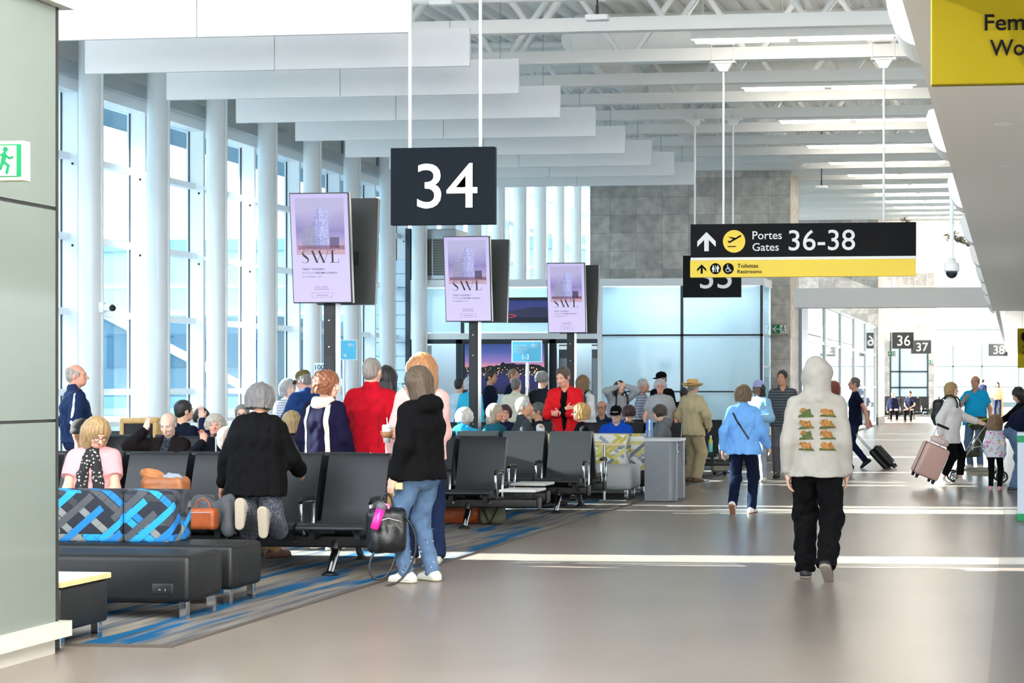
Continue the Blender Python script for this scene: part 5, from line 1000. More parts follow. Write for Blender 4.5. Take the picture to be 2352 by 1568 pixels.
def decal(J, target, polys, m, name='print', back=True, y_off=.004, mi=None, res=.012, parent=None):
    """printed cloth areas: outlines in the wearer's x/z plane laid onto the garment's surface"""
    me = target.data; bv = BVHTree.FromPolygons([v.co for v in me.vertices], [tuple(p.vertices) for p in me.polygons]); mb = MB(); sgn_ = 1 if back else -1
    for k, P in enumerate(polys):
        xs = [p[0] for p in P]; zs = [p[1] for p in P]; nx = max(1, int(round((max(xs)-min(xs))/res))); nz = max(1, int(round((max(zs)-min(zs))/res)))
        if len(P) == 4:
            g = [[(P[0][0]*(1-u)+P[1][0]*u)*(1-w)+(P[3][0]*(1-u)+P[2][0]*u)*w for u in np.linspace(0, 1, nx+1)] for w in np.linspace(0, 1, nz+1)]; h = [[(P[0][1]*(1-u)+P[1][1]*u)*(1-w)+(P[3][1]*(1-u)+P[2][1]*u)*w for u in np.linspace(0, 1, nx+1)] for w in np.linspace(0, 1, nz+1)]
        else: continue
        vs = []; ok_ = True
        for j in range(nz+1):
            for i in range(nx+1):
                hit = bv.ray_cast(Vector((g[j][i], 1.2*sgn_, h[j][i])), Vector((0, -sgn_, 0)))
                if hit[0] is None: ok_ = False; break
                vs.append(hit[0]+Vector((0, sgn_*y_off, 0)))
            if not ok_: break
        if ok_: mb.add(vs, [(j*(nx+1)+i, j*(nx+1)+i+1, (j+1)*(nx+1)+i+1, (j+1)*(nx+1)+i) for j in range(nz) for i in range(nx)], mi[k] if mi else 0, True)
    if mb.f: return mb.build(name, m, parent or target)
def q4(x0, x1, z0, z1): return [(x0, z0), (x1, z0), (x1, z1), (x0, z1)]
def wpos(J, p): bpy.context.view_layer.update(); return J['root'].matrix_world @ Vector(p)
denim = cloth('denim', (86, 110, 140), .85, .14); navy = cloth('navy', (16, 24, 48)); blk = cloth('black', (9, 9, 11)); khaki = cloth('khaki', (176, 142, 94)); ddenim = cloth('dark denim', (26, 38, 68), .85, .1); gry_ = cloth('grey', (120, 122, 124)); charc = cloth('charcoal', (40, 44, 48))
whs = mat('white sneaker', (226, 222, 212), .5); crs = mat('cream sole', (216, 208, 184), .6); blks = mat('black shoe', (20, 20, 22), .5); brs = mat('brown shoe', (96, 66, 46), .5)
WA = {'L': (.10, .12, .085, 0), 'R': (.09, -.20, .15, 38)}; WB = {'L': (.10, -.20, .15, 38), 'R': (.09, .12, .085, 0)}
PH = ((-.06, .26, -.26), (.8, -.4, -1), .7)                # forearm raised in front, as with a phone
LAP = ((-.08, .30, -.36), (.8, -.5, -.4), .5)
FOLD_L = ((-.20, .22, -.25), (1, .1, -.8), .7, (0, .2, 1), (-1, -.05, .1)); FOLD_R = ((-.20, .17, -.19), (1, .1, -.8), .7, (0, .2, 1), (-1, -.15, .2))
def T(m, **k): return dict(m=m, **k)
# ---- walkway
hood_m = cloth('heather grey', (166, 162, 154), .9, .04)
J = person('person in a pale grey hooded sweatshirt walking away, hood up', 1877, 820, 14.2, 182, b=1.0, head=(0, 6, 0), L=((.06, .0, -.53),), R=((.06, .06, -.53),), feet=WA, face=False, top=T(hood_m, name='hooded_sweatshirt', hood='up', hem=-.12, ease=.024, fold=.008, ff=16, seed=4), bottom=T(blk, ease=.024, wide=1.15, fold=.009), shoes=(blks, mat('grey sole', (150, 140, 130), .6)))
br_ = mat('print brown', (150, 104, 52), .9, noise=(60, .5)); gn_ = mat('print green', (72, 84, 40), .9, noise=(60, .4))
pr = []; mi_ = []
for zi, z in enumerate((1.30, 1.215, 1.14, 1.06)):
    for x0, x1 in ((-.128, -.028), (.012, .11)):
        k = random.uniform(-.012, .012); pr += [[(x0+.01, z-.012+k), (x1-.02, z-.016), (x1-.008, z+.02+k), (x0+.025, z+.03)], [(x0+.04, z+.012), (x1, z+.004), (x1-.012, z+.034), (x0+.055, z+.038+k)], [(x0-.004, z-.026), (x1+.004, z-.028), (x1-.004, z-.012), (x0+.006, z-.010)]]; mi_ += [0, 0, 1] if zi % 2 or x0 < 0 else [1, 0, 1]
decal(J, J['garments']['top'], [[(a*1.2+random.uniform(-.006, .006), 1.18+(b_-1.18)*1.1+random.uniform(-.006, .006)) for a, b_ in p] for p in pr], [br_, gn_], 'back_print', mi=mi_, y_off=.006)
Jblue = person('woman in a light blue shirt and navy trousers walking away', 1708, 882, 21.4, 176, sex='f', b=1.12, face=False, hair=('bob', (112, 90, 62), .005, -.09), L=((.12, -.05, -.5),), R=((.16, .16, -.46),), feet=WB, top=T(cloth('sky blue', (112, 168, 232)), name='shirt', collar=True, hem=-.12, ease=.026, fold=.008), bottom=T(cloth('navy trousers', (12, 22, 46)), wide=1.1), shoes=(whs, mat('tan sole', (170, 120, 96), .6)))
polo = stripe_mat('charcoal stripes', (54, 58, 66), (98, 104, 114), 2, .045, .3)
person('man in a striped dark polo shirt walking towards the camera', 1797, 848, 29.8, 4, hair=('short', (48, 44, 42)), skin='tan', b=1.12, head=(-18, 0, 0), top=T(polo, name='polo_shirt', sleeve='short', collar=True, hem=-.1), bottom=T(cloth('grey trousers', (96, 92, 96))), shoes=blks, feet=WB, L=((.1, -.08, -.5),), R=((.1, .08, -.52),))
person('woman with curly red hair and jeans beyond the hooded walker', 1915, 875, 32, 165, sex='f', face=False, hair=('curly', (140, 60, 34), .02, -.16), top=T(cloth('dark top', (40, 44, 56)), name='jacket'), bottom=T(denim, name='jeans'), shoes=brs, feet=WB, L=((.14, .05, -.5),))
J = person('man in a navy shirt and jeans pulling a black suitcase', 1962, 864, 33, -80, skin='ruddy', face=True, glasses=True, hair=('crop', (120, 110, 104)), top=T(navy, name='t_shirt', sleeve='short', hem=-.1), bottom=T(ddenim, name='jeans'), shoes=blks, feet=WA, L=((.1, -.2, -.48),), R=((.12, -.28, -.46),)); Jpull = J
JW = person('woman in a white jacket with a black backpack pulling a pink suitcase', 2186, 876, 27.6, 80, sex='f', b=1.08, hair=('bob', (196, 160, 104), .0, -.12), skin='pale', top=T(cloth('white jacket', (236, 234, 232)), name='jacket', hem=-.22, ease=.03), bottom=T(blk, name='leggings', len=-.08), shoes=(whs, whs), feet={'L': (.1, .14, .085, 0), 'R': (.09, -.12, .1, 15)}, L=((.05, .42, -.3), (.3, -.2, -1), .4), R=((.1, -.12, -.5),))
person('man in a bright turquoise polo shirt behind the stroller', 2240, 860, 33, -18, b=1.2, skin='tan', hair=('fringe', (130, 110, 96)), top=T(cloth('turquoise', (22, 160, 212)), name='polo_shirt', sleeve='short', collar=True, hem=-.12, ease=.024), bottom=T(denim, name='shorts'), shoes=whs, L=((.12, .02, -.5),), R=((-.05, .24, -.08), (.8, -.2, -1), .5))
person('woman in a tan top standing at the far end window', 2291, 876, 84, 0, sex='f', hair=('bob', (30, 26, 26)), top=T(cloth('tan top', (206, 176, 130)), name='blouse'), bottom=T(ddenim), shoes=blks, L=PH, R=PH)
person('tiny far person in navy beside the end window mullion', 2258, 869, 100, 150, face=False, hair=('short', (40, 34, 34)), top=T(navy, name='shirt'), bottom=T(blk), shoes=blks)
flo = spots_mat('flower print', (222, 226, 240), [(230, 120, 90), (236, 96, 170), (150, 190, 110), (250, 190, 80), (200, 150, 220)], 13, .33)
person('small child with curly hair and a flowered top', 2286, 957, 26.2, 172, age=.5, sex='f', face=False, hair=('curly', (150, 116, 82), .02, -.13), top=T(flo, name='flowered_top', hem=-.14, ease=.026), bottom=T(blk, name='leggings', len=0), shoes=(mat('pink shoe', (226, 160, 180), .6), whs))
person('woman in a black jacket reaching to the stroller', 2338, 884, 27.2, -62, sex='f', hair=('long', (36, 24, 24)), head=(0, 26, 0), top=T(blk, name='jacket', hem=-.1), bottom=T(denim, name='jeans'), shoes=blks, R=((.12, .46, -.26), (.3, -.3, -1), .6), L=((.1, .35, -.35),), lean=10)
person('person in jeans bending over beside the child', 2352, 985, 25.7, 100, b=1.12, lean=62, hunch=1.15, H=1.76, face=False, hair=('short', (70, 56, 46)), top=T(navy, name='jacket', hem=-.06), bottom=T(denim, name='jeans', wide=1.15, fold=.006), shoes=(blks, mat('blue grey sole', (130, 140, 156), .6)), L=((.0, .3, -.45),), R=((.0, .3, -.45),), pelvis=.93, xyz=tuple(gnd(2328, 1128)))
J = person('man in a tan jacket, tan trousers and a straw hat', 1592, 868, 28.2, 150, b=1.1, face=False, skin='tan', hair=('crop', (150, 140, 130)), hat=('straw', mat('straw', (206, 166, 104), .8, noise=(90, .2))), top=T(cloth('tan jacket', (178, 164, 130)), name='jacket', collar=True, hem=-.14, ease=.028, fold=.008), bottom=T(cloth('tan trousers', (166, 152, 122)), ease=.024, wide=1.2, fold=.008), shoes=brs, R=((.06, .16, -.44), (1, -.6, -.2)), L=((.06, .14, -.44), (1, -.6, -.2)))
# ---- near left group
J = person('woman in a black hooded top and blue jeans holding a coffee cup', 958, 838, 14.0, -114, sex='f', b=1.14, head=(10, 8, 0), L=((.1, .05, -.52),), R=((.02, .40, -.20), (.4, -.5, -1), .55, (0, .1, 1)), hair=('bob', (92, 74, 54), .0, -.14), top=T(blk, name='hooded_top', hood='down', hem=-.1, ease=.024, fold=.007), bottom=T(denim, name='jeans', wide=.98, fold=.006), shoes=(whs, crs), face=True, glasses=True); Jcup = J
Jpink = person('woman in a pale pink jumper with long reddish blonde hair', 968, 810, 15.3, -160, sex='f', b=1.0, head=(10, 8, 0), hair=('long', (190, 132, 80), .01, -.16), top=T(cloth('pale pink', (236, 186, 180)), name='jumper', hem=-.06, ease=.024), bottom=T(ddenim, name='jeans', flare=True), shoes=(whs, crs), L=((.1, .1, -.5),), R=((-.05, .3, -.3),))
J = person('man in a red fleece seen from behind', 855, 818, 17.0, 178, b=1.12, hair=('crop', (150, 144, 138)), face=False, top=T(cloth('red fleece', (168, 14, 32), .95, .16), name='fleece', collar=True, hem=-.08, ease=.024, fold=.006), bottom=T(khaki, fold=.006), shoes=brs, L=((.1, .3, -.33), (1, -.7, -.6)), R=((.1, .3, -.33), (1, -.7, -.6)))
G = J['garments']['top']; bl2 = mat('seam black', (30, 8, 12), .8)
decal(J, G, [q4(-.122, -.118, .9, 1.22), q4(.118, .122, .9, 1.22), [(-.115, 1.32), (-.112, 1.32), (-.1, 1.36), (-.104, 1.36)], [(-.088, 1.32), (-.085, 1.32), (-.098, 1.36), (-.102, 1.36)], q4(-.108, -.092, 1.332, 1.335)], bl2, 'seam_and_logo')
cream = cloth('cream', (224, 208, 196)); nj = cloth('navy jacket', (20, 18, 46))
J = person('woman with red curly hair in a navy jacket with cream stripes', 752, 850, 16.6, 172, sex='f', b=1.12, head=(-78, 6, 0), hair=('curly', (150, 90, 54), .012, -.09), skin='pale', top=T(nj, name='jacket', hem=-.03, ease=.024, hood=None, fold=.006), extra_top=T(spots_mat('floral hem', (226, 228, 240), [(90, 120, 190), (220, 130, 150), (120, 160, 120), (240, 200, 120)], 26, .4), name='floral_blouse', hem=-.1, ease=.016, sleeve='none'), bottom=T(ddenim, name='jeans'), shoes=whs, L=((.08, .1, -.5),), R=((.08, .14, -.49),))
G = J['garments']['top']; decal(J, G, [[(-.135, .93), (-.09, .93), (-.075, 1.4), (-.12, 1.42)], [(.12, .93), (.15, .93), (.135, 1.38), (.1, 1.42)]], cream, 'stripe')
f = Field(V(-.2, -.2, 1.3), V(.2, .25, 1.62), .008); s_ = J['Nk']; f.cap(s_+V(-.07, .02, -.005), s_+V(.07, .02, -.005), .05, .05, .02).ell(s_+V(0, .07, -.03), V(.1, .06, .065), None, .03).cap(s_+V(0, 0, .03), s_+V(0, 0, .2), .055, .07, .02, op='s'); f.folds(.004, 30); f.build('hood', cream, J['root'])
Jkneel = person('grey-haired woman in black kneeling on a seat, seen from behind', 600, 885, 14.35, 178, sex='f', b=1.22, H=1.68, lean=6, pelvis=.84, head=(0, 10, 0), face=False, hair=('bob', (118, 116, 116), .008, -.09), skin='tan', knees=(.1, .5, -1), feet={'L': (-.06, -.34, .60, 92), 'R': (.27, -.36, .54, 86)}, top=T(blk, name='tunic', hem=-.15, ease=.035, hood=None, fold=.008), bottom=T(spots_mat('houndstooth', (60, 64, 74), [(96, 100, 110), (40, 44, 54)], 90, .5), name='leggings'), shoes=(mat('grey suede', (150, 144, 132), .8), mat('pale sole', (166, 154, 136), .7)), L=((.2, .06, -.5),), R=((.1, .28, -.36),))
Jtee = person('woman in a pink t-shirt with a patterned scarf, looking down', 222, 955, 14.1, 18, sit=True, sex='f', b=1.16, lean=6, head=(32, 30, 0), glasses=True, hair=('bob', (186, 150, 100), .004, -.14), top=T(cloth('pink tee', (222, 160, 164)), sleeve='short', name='t_shirt', ease=.022), bottom=T(denim), shoes=whs, L=LAP, R=LAP)
sc_ = spots_mat('scarf print', (28, 28, 30), [(196, 186, 170), (150, 144, 136), (210, 204, 190)], 34, .3); f = Field(V(-.25, -.4, .7), V(.25, .2, 1.5), .007); n0 = Jtee['Nk']; fw = Jtee['fwd']
f.cap(n0+V(-.06, .0, 0), n0+fw*.07+V(.0, 0, -.02), .03, .028, .02).cap(n0+V(.06, .0, 0), n0+fw*.07+V(0, 0, -.02), .03, .028, .02).cap(n0+V(-.06, .02, .01), n0+V(.06, .03, .01), .03, .03, .02)
for s in (1, -1): f.cap(n0+fw*.07+V(s*.02, 0, -.03), n0+fw*.15+V(s*.06, 0, -.2), .03, .032, .02, V(1, 0, 0), 1.4).cap(n0+fw*.15+V(s*.06, 0, -.2), n0+fw*.17+V(s*.075, 0, -.42), .028, .03, .01, V(1, 0, 0), 1.7)
f.folds(.004, 40); f.build('scarf', sc_, Jtee['root'])
J = person('bald man in a navy track top with a white sleeve stripe by the window', 176, 833, 20, 130, b=1.12, skin='ruddy', head=(-20, 0, 0), hair=('fringe', (190, 180, 170)), top=T(cloth('track navy', (22, 40, 78), .6), name='track_top', collar=True, ease=.024, fold=.006), bottom=T(ddenim, name='jeans'), shoes=blks, L=((.12, .05, -.5),), R=((.1, .1, -.48),))
G = J['garments']['top']; 
f = Field(np.minimum(J['Sj']['R'], J['Wr']['R'])-.12, np.maximum(J['Sj']['R'], J['Wr']['R'])+.12, .009); A_, B_, C_ = J['Sj']['R'], J['E']['R'], J['Wr']['R']; of = V(-.77, .64, .0)*.062
f.cap(A_+of*.75+V(0, 0, .03), B_+of, .02, .02, .01).cap(B_+of, C_+of*.75, .02, .018, .01); f.build('sleeve_stripe', mat('track white', (224, 226, 228), .7), G)
person('person in a dark knit hat and white top seated by the partition', 190, 970, 15.6, 170, sit=True, face=False, skin='dark', hat=('beanie', cloth('dark knit', (34, 38, 40))), top=T(cloth('white tee', (226, 230, 238)), name='t_shirt', sleeve='short'), bottom=T(ddenim), shoes=blks)
person('bald man in a dark jacket raising a hand to his head', 386, 945, 19.0, -6, sit=True, b=1.12, skin='pale', head=(12, 24, 0), hair=('fringe', (186, 180, 176)), top=T(cloth('dark brown jacket', (24, 18, 20)), v=(.06, -.1), collar=True, ease=.024), extra_top=T(spots_mat('speckled shirt', (18, 22, 32), [(80, 110, 160), (120, 130, 150)], 60, .25), name='shirt', ease=.006), bottom=T(navy), shoes=blks, R=((.06, .12, .16), (1, .3, -1), .3, (-1, .2, 0), (-.3, -.1, 1)), L=LAP)
person('dark-haired man in a navy jumper seen from behind', 423, 920, 20.4, 160, sit=True, face=False, b=1.1, head=(-14, 0, 0), hair=('short', (34, 34, 36)), top=T(cloth('dark navy jumper', (14, 20, 38)), name='jumper'), bottom=T(blk), shoes=blks)
person('young woman with dark hair seated, turned to the right', 463, 937, 21.4, 24, sit=True, sex='f', skin='pale', hair=('bob', (38, 32, 34), -.006, -.06), top=T(cloth('charcoal top', (34, 36, 44)), name='top'), bottom=T(blk), shoes=blks, head=(10, 6, 0))
person('old woman with white curls and a checked scarf, hand to her face', 494, 953, 19.1, 14, sit=True, sex='f', skin='ruddy', head=(8, 0, 0), hair=('curly', (206, 196, 180), .004, -.05), top=T(cloth('black coat', (18, 20, 28)), name='coat'), extra_top=None, bottom=T(blk), shoes=blks, R=((-.06, .2, .06), (1, .2, -1), .6, (-1, .2, 0), (.2, -.1, 1)), L=LAP)
person('balding man with short grey hair beside the kneeling woman', 527, 984, 15.6, 150, sit=True, b=1.1, face=False, skin='pale', hair=('crop', (180, 170, 160)), top=T(cloth('moss green', (72, 92, 66)), name='jumper'), bottom=T(khaki), shoes=brs)
person('person in a navy jacket with a raised arm behind the kneeling woman', 556, 930, 21.4, 20, sit=True, skin='pale', glasses=True, hair=('short', (150, 146, 140)), top=T(cloth('blue jacket', (26, 38, 74)), name='jacket'), bottom=T(blk), shoes=blks, R=((.3, .06, .2), (.6, .2, -1), .3, (-1, .2, 0)), L=LAP)
person('blonde woman seated between the kneeling woman and the cream-striped jacket', 672, 945, 20.4, 175, sit=True, sex='f', face=False, hair=('bob', (190, 160, 112), .002, -.15), top=T(charc, name='top'), bottom=T(blk), shoes=blks)
person('man in an olive cap and a blue jacket facing the windows', 697, 846, 22, -120, b=1.1, skin='ruddy', head=(0, 22, 0), glasses=True, hair=('crop', (150, 146, 142)), hat=('cap', cloth('olive', (104, 92, 54))), top=T(cloth('royal navy', (24, 56, 110), .6), name='jacket', collar=True, ease=.026), bottom=T(ddenim), shoes=blks, L=PH, R=PH)
person('woman in a white striped top beside the man in the olive cap', 662, 868, 23, 60, sex='f', skin='pale', hair=('bob', (190, 186, 184), 0, -.1), top=T(stripe_mat('pale stripes', (226, 230, 234), (150, 166, 180), 2, .035, .35), name='striped_top'), bottom=T(denim), shoes=whs, L=PH, R=PH)
person('grey-haired person seated between the striped jacket and red fleece', 796, 964, 20.4, 170, sit=True, face=False, hair=('short', (170, 166, 162)), top=T(blk, name='jacket'), bottom=T(blk), shoes=blks)
person('woman with long black hair behind the red fleece', 889, 838, 18.6, 178, sex='f', face=False, hair=('long', (24, 20, 24)), top=T(cloth('navy cardigan', (22, 30, 58)), name='cardigan'), bottom=T(ddenim), shoes=blks)
# ---- gate group
person('white-haired woman in a turquoise jacket seated from behind', 1068, 938, 22.5, 176, sit=True, sex='f', b=1.1, face=False, hair=('curly', (232, 228, 220), .008, -.06), top=T(cloth('turquoise jacket', (40, 164, 214)), name='jacket', ease=.03, hood='down'), bottom=T(navy), shoes=whs)
person('dark-haired man in a white shirt waiting at the gate', 1056, 866, 31, 165, face=False, hair=('short', (30, 28, 30)), top=T(cloth('white shirt', (206, 222, 236)), name='shirt'), bottom=T(navy), shoes=blks)
person('white-haired woman in a turquoise top behind the second post', 1082, 862, 29.5, 176, sex='f', face=False, b=1.1, hair=('bob', (214, 218, 222), 0, -.1), top=T(cloth('turquoise top', (56, 178, 214)), name='top'), bottom=T(navy), shoes=whs)
person('man in dark blue walking past the big screen', 1128, 848, 33.5, 88, skin='tan', hair=('short', (60, 48, 42)), top=T(cloth('deep blue jacket', (18, 30, 54)), name='jacket'), bottom=T(navy), shoes=blks, feet=WA)
person('person in dark blue near the boarding sign pole', 1180, 845, 36, 80, skin='ruddy', hair=('crop', (170, 130, 100)), top=T(cloth('dusk blue jacket', (20, 34, 60)), name='jacket'), bottom=T(navy), shoes=blks, feet=WB)
person('grey-haired man in a cream jacket seen from behind', 1186, 866, 28.5, 172, b=1.15, face=False, hair=('crop', (120, 114, 108)), top=T(cloth('cream jacket', (212, 206, 186)), name='jacket', collar=True, ease=.028, fold=.007), bottom=T(khaki), shoes=brs)
person('man with grey curls in a dark suit seen from behind', 1246, 850, 28.6, 160, b=1.1, face=False, glasses=True, hair=('curly', (150, 152, 152), -.006, -.04), top=T(cloth('dark suit', (28, 34, 42)), name='suit_jacket', hem=-.2), bottom=T(charc), shoes=blks)
J = person('man in a red jacket with folded arms', 1293, 838, 23.7, 6, head=(-22, 20, 0), skin='ruddy', hair=('short', (92, 78, 66)), b=.95, top=T(cloth('red jacket', (206, 20, 30), .6), collar=True, v=(.05, -.25), fold=.007, ease=.022), extra_top=T(blk, name='shirt', ease=.004, collar=True), bottom=T(navy), shoes=blks, L=FOLD_L, R=FOLD_R)
Jbp = person('woman with brown hair and a black backpack by the third post', 1340, 860, 28.4, 165, sex='f', face=False, hair=('bob', (140, 104, 66), 0, -.14), top=T(cloth('white blouse', (226, 228, 230)), name='blouse'), bottom=T(navy), shoes=blks)
person('woman with long ash blonde hair in a teal jumper', 1138, 920, 22.5, 62, sit=True, sex='f', skin='tan', hair=('long', (186, 174, 154), -.004, -.1), top=T(cloth('teal', (28, 92, 112)), name='jumper'), bottom=T(navy), shoes=blks, head=(12, 0, 0))
person('woman with dark red hair and glasses facing the camera', 1160, 930, 25.2, 20, sit=True, sex='f', skin='ruddy', glasses=True, hair=('bob', (70, 24, 30), -.004, -.08), top=T(cloth('dark navy top', (22, 26, 50)), name='top'), bottom=T(blk), shoes=blks)
person('white-haired man in a grey and black jacket looking right', 1204, 913, 22.6, 118, sit=True, skin='tan', b=1.1, head=(-20, 0, 0), hair=('short', (214, 212, 208), -.003), top=T(cloth('slate jacket', (58, 64, 70)), name='jacket', collar=True, ease=.026), bottom=T(charc), shoes=blks)
person('grey-haired man with glasses facing left beside the white-haired man', 1234, 925, 25.2, -66, sit=True, skin='tan', glasses=True, hair=('short', (96, 92, 90)), top=T(cloth('black gilet', (22, 22, 26)), name='gilet', sleeve='none', hem=-.04), extra_top=T(cloth('white vest', (226, 228, 230)), name='t_shirt', sleeve='cap', ease=.006), bottom=T(charc), shoes=blks)
person('blonde woman in a black jacket turned left, in front of the red jacket', 1333, 917, 22.6, -62, sit=True, sex='f', skin='ruddy', glasses=True, hair=('bob', (200, 158, 90), .006, -.09), top=T(cloth('soft black jacket', (14, 15, 18)), name='jacket'), bottom=T(blk), shoes=blks)
person('man with glasses in a denim jacket seated facing the camera', 1382, 920, 29.4, -4, sit=True, skin='tan', glasses=True, hair=('fringe', (120, 112, 104)), top=T(cloth('denim jacket', (26, 44, 72)), name='jacket', collar=True), bottom=T(navy), shoes=blks)
rb = cloth('royal blue', (18, 72, 186)); 
J = person('man in a black cap and a royal blue hooded sweatshirt', 1415, 932, 26.5, 0, sit=True, b=1.18, skin='pale', glasses=True, head=(4, 12, 0), hair=('crop', (130, 120, 112)), hat=('cap', blk), top=T(rb, name='hooded_sweatshirt', hood='down', ease=.03, fold=.006), bottom=T(denim), shoes=whs, L=LAP, R=LAP)
wp_ = mat('print white', (226, 228, 232), .8); rp_ = mat('print red', (196, 30, 40), .7)
decal(J, J['garments']['top'], [q4(.07, .12, 1.02, 1.03)], wp_, 'chest_logo', back=False, y_off=.006, res=.01); mb = MB(); hp_ = J['hp']
for i in range(9): x = -.04+.01*i; y_ = -.112*math.sqrt(max(0, 1-(x/.1)**2)); mb.box(x, x+.006, y_-.002, y_+.004, .055, .066, 0, Matrix.Translation(Vector(J['Hc'])) @ Matrix(J['Rh'].tolist()).to_4x4())
mb.build('cap_lettering', wp_, J['root'])
person('person with dark red hair in a brown jacket seen from behind', 1446, 931, 27.6, 172, sit=True, sex='f', face=False, hair=('bob', (62, 24, 24), .004, -.06), top=T(cloth('brown tweed', (112, 96, 84)), name='jacket'), bottom=T(blk), shoes=blks)
Jpp = person('girl with arms raised to her head, grey sweatshirt and pink backpack', 1424, 872, 30.7, 35, sex='f', skin='pale', head=(10, -6, 12), hair=('long', (44, 34, 34), -.004, -.14), top=T(cloth('pale grey sweatshirt', (170, 174, 178)), name='sweatshirt', ease=.02), bottom=T(denim), shoes=whs, L=((-.06, .1, .27), (1, .5, .1), .4, (0, .3, .4), (-.9, -.1, .3)), R=((-.07, .1, .25), (1, .5, .1), .4, (0, .3, .4), (-.9, -.1, .3)))
person('white-haired person in a checked shirt walking behind the seats', 1478, 868, 31, 84, skin='ruddy', hair=('short', (220, 216, 210)), top=T(stripe_mat('blue check', (140, 156, 186), (196, 204, 216), 2, .05, .5), name='shirt', collar=True), bottom=T(navy), shoes=blks, feet=WA)
person('grey-haired woman in a grey tee beside the man in the black cap', 1516, 868, 28.3, 14, sex='f', b=1.18, skin='ruddy', glasses=True, hair=('bob', (206, 204, 204), -.004, -.04), top=T(stripe_mat('soft grey', (150, 154, 160), (168, 172, 178), 2, .03, .5), name='t_shirt', sleeve='short', ease=.026), bottom=T(denim), shoes=whs, L=((.14, .1, -.48),), R=((.1, .2, -.44),))
person('man in a black cap and a black jacket standing behind the grey tee', 1518, 852, 30.7, -28, b=1.15, skin='ruddy', head=(-6, 4, 0), hair=('crop', (110, 104, 100)), hat=('cap', blk), top=T(cloth('jet jacket', (13, 13, 15)), name='jacket', ease=.026, hem=-.1), bottom=T(blk), shoes=blks, L=((.12, .22, -.42),), R=((.12, .05, -.5),))
person('person in black beyond the man in the straw hat', 1572, 888, 31, 170, face=False, hair=('short', (40, 36, 36)), top=T(blk, name='t_shirt', sleeve='short'), bottom=T(blk), shoes=blks)
person('woman with curly brown hair in a grey hooded top, seated by the bin', 1514, 930, 26.5, -70, sit=True, sex='f', b=1.1, skin='pale', glasses=True, head=(-6, 8, 0), hair=('curly', (70, 56, 46), .002, -.06), top=T(cloth('mid grey hoodie', (104, 108, 112)), name='hooded_top', hood='down', ease=.026), bottom=T(denim), shoes=whs, L=LAP, R=LAP)
JL = person('person in a lilac knit hat holding a phone by the blue shirt', 1742, 874, 28.6, -12, sex='f', skin='dark', hair=('long', (30, 24, 24), -.006, -.1), hat=('beanie', cloth('lilac knit', (160, 164, 214))), top=T(cloth('pale blue jacket', (140, 186, 222)), name='jacket', ease=.028), bottom=T(cloth('light grey trousers', (150, 158, 172))), shoes=whs, L=PH, R=PH); 
person('bald man seated under the sign for gate 36', 2051, 899, 76, 10, sit=True, skin='ruddy', hair=('fringe', (120, 110, 100)), top=T(navy, name='shirt'), bottom=T(blk), shoes=blks)
person('man in a navy polo seated below the signs for gates 36 and 37', 2090, 897, 74, -10, sit=True, skin='tan', head=(0, 20, 0), hair=('short', (60, 54, 50)), top=T(navy, name='polo_shirt', sleeve='short'), bottom=T(blk), shoes=blks, L=LAP, R=LAP)
# ================================================================ BAGS, CUPS, SUITCASES, STROLLER
leath = mat('black leather', (16, 17, 20), .38, bump=(60, .1)); tanl = mat('tan leather', (150, 92, 52), .45, noise=(10, .12)); cogn = mat('cognac leather', (150, 74, 34), .4, noise=(10, .12)); olive = mat('olive cloth', (84, 86, 66), .8)
def curve(q, n=3):
    q = [Vector(a) for a in q]
    for _ in range(n): q = [q[0]]+[x for a, b in zip(q, q[1:]) for x in (a*.75+b*.25, a*.25+b*.75)]+[q[-1]]
    return q
def sdf_thing(name, label, cat, c, half, h, fn, m, group=None, rz=0):
    g = thing(name, label, cat, c, rz, group); f = Field(V(*[-x for x in half]), V(*half), h); fn(f); f.build('body', m, g); return g
# coffee cup in the far hand of the woman in black
hd = Jcup['Hd']['R']; p = wpos(Jcup, Jcup['Wr']['R']+hd[0]*.085+hd[2]*.05); g = thing('coffee_cup', 'white takeaway coffee cup with a brown sleeve and a straw', 'cup', (p.x, p.y, p.z-.07), 0)
mb = MB(); mb.lathe([(.0001, 0), (.028, 0), (.038, .125), (.0001, .125)], n=24); mb.build('cup', mat('paper cup', (238, 236, 230), .5), g)
mb = MB(); mb.lathe([(.0315, .04), (.0365, .04), (.0395, .09), (.036, .09)], n=24); mb.build('sleeve', mat('cup sleeve', (160, 116, 74), .8), g)
mb = MB(); mb.lathe([(.0405, .122), (.041, .13), (.037, .136), (.036, .146), (.0001, .148)], n=24); mb.build('lid', white, g); mb = MB(); mb.cyl((.005, 0, .14), (.0, .0, .205), .0045, n=8); mb.build('straw', white, g)
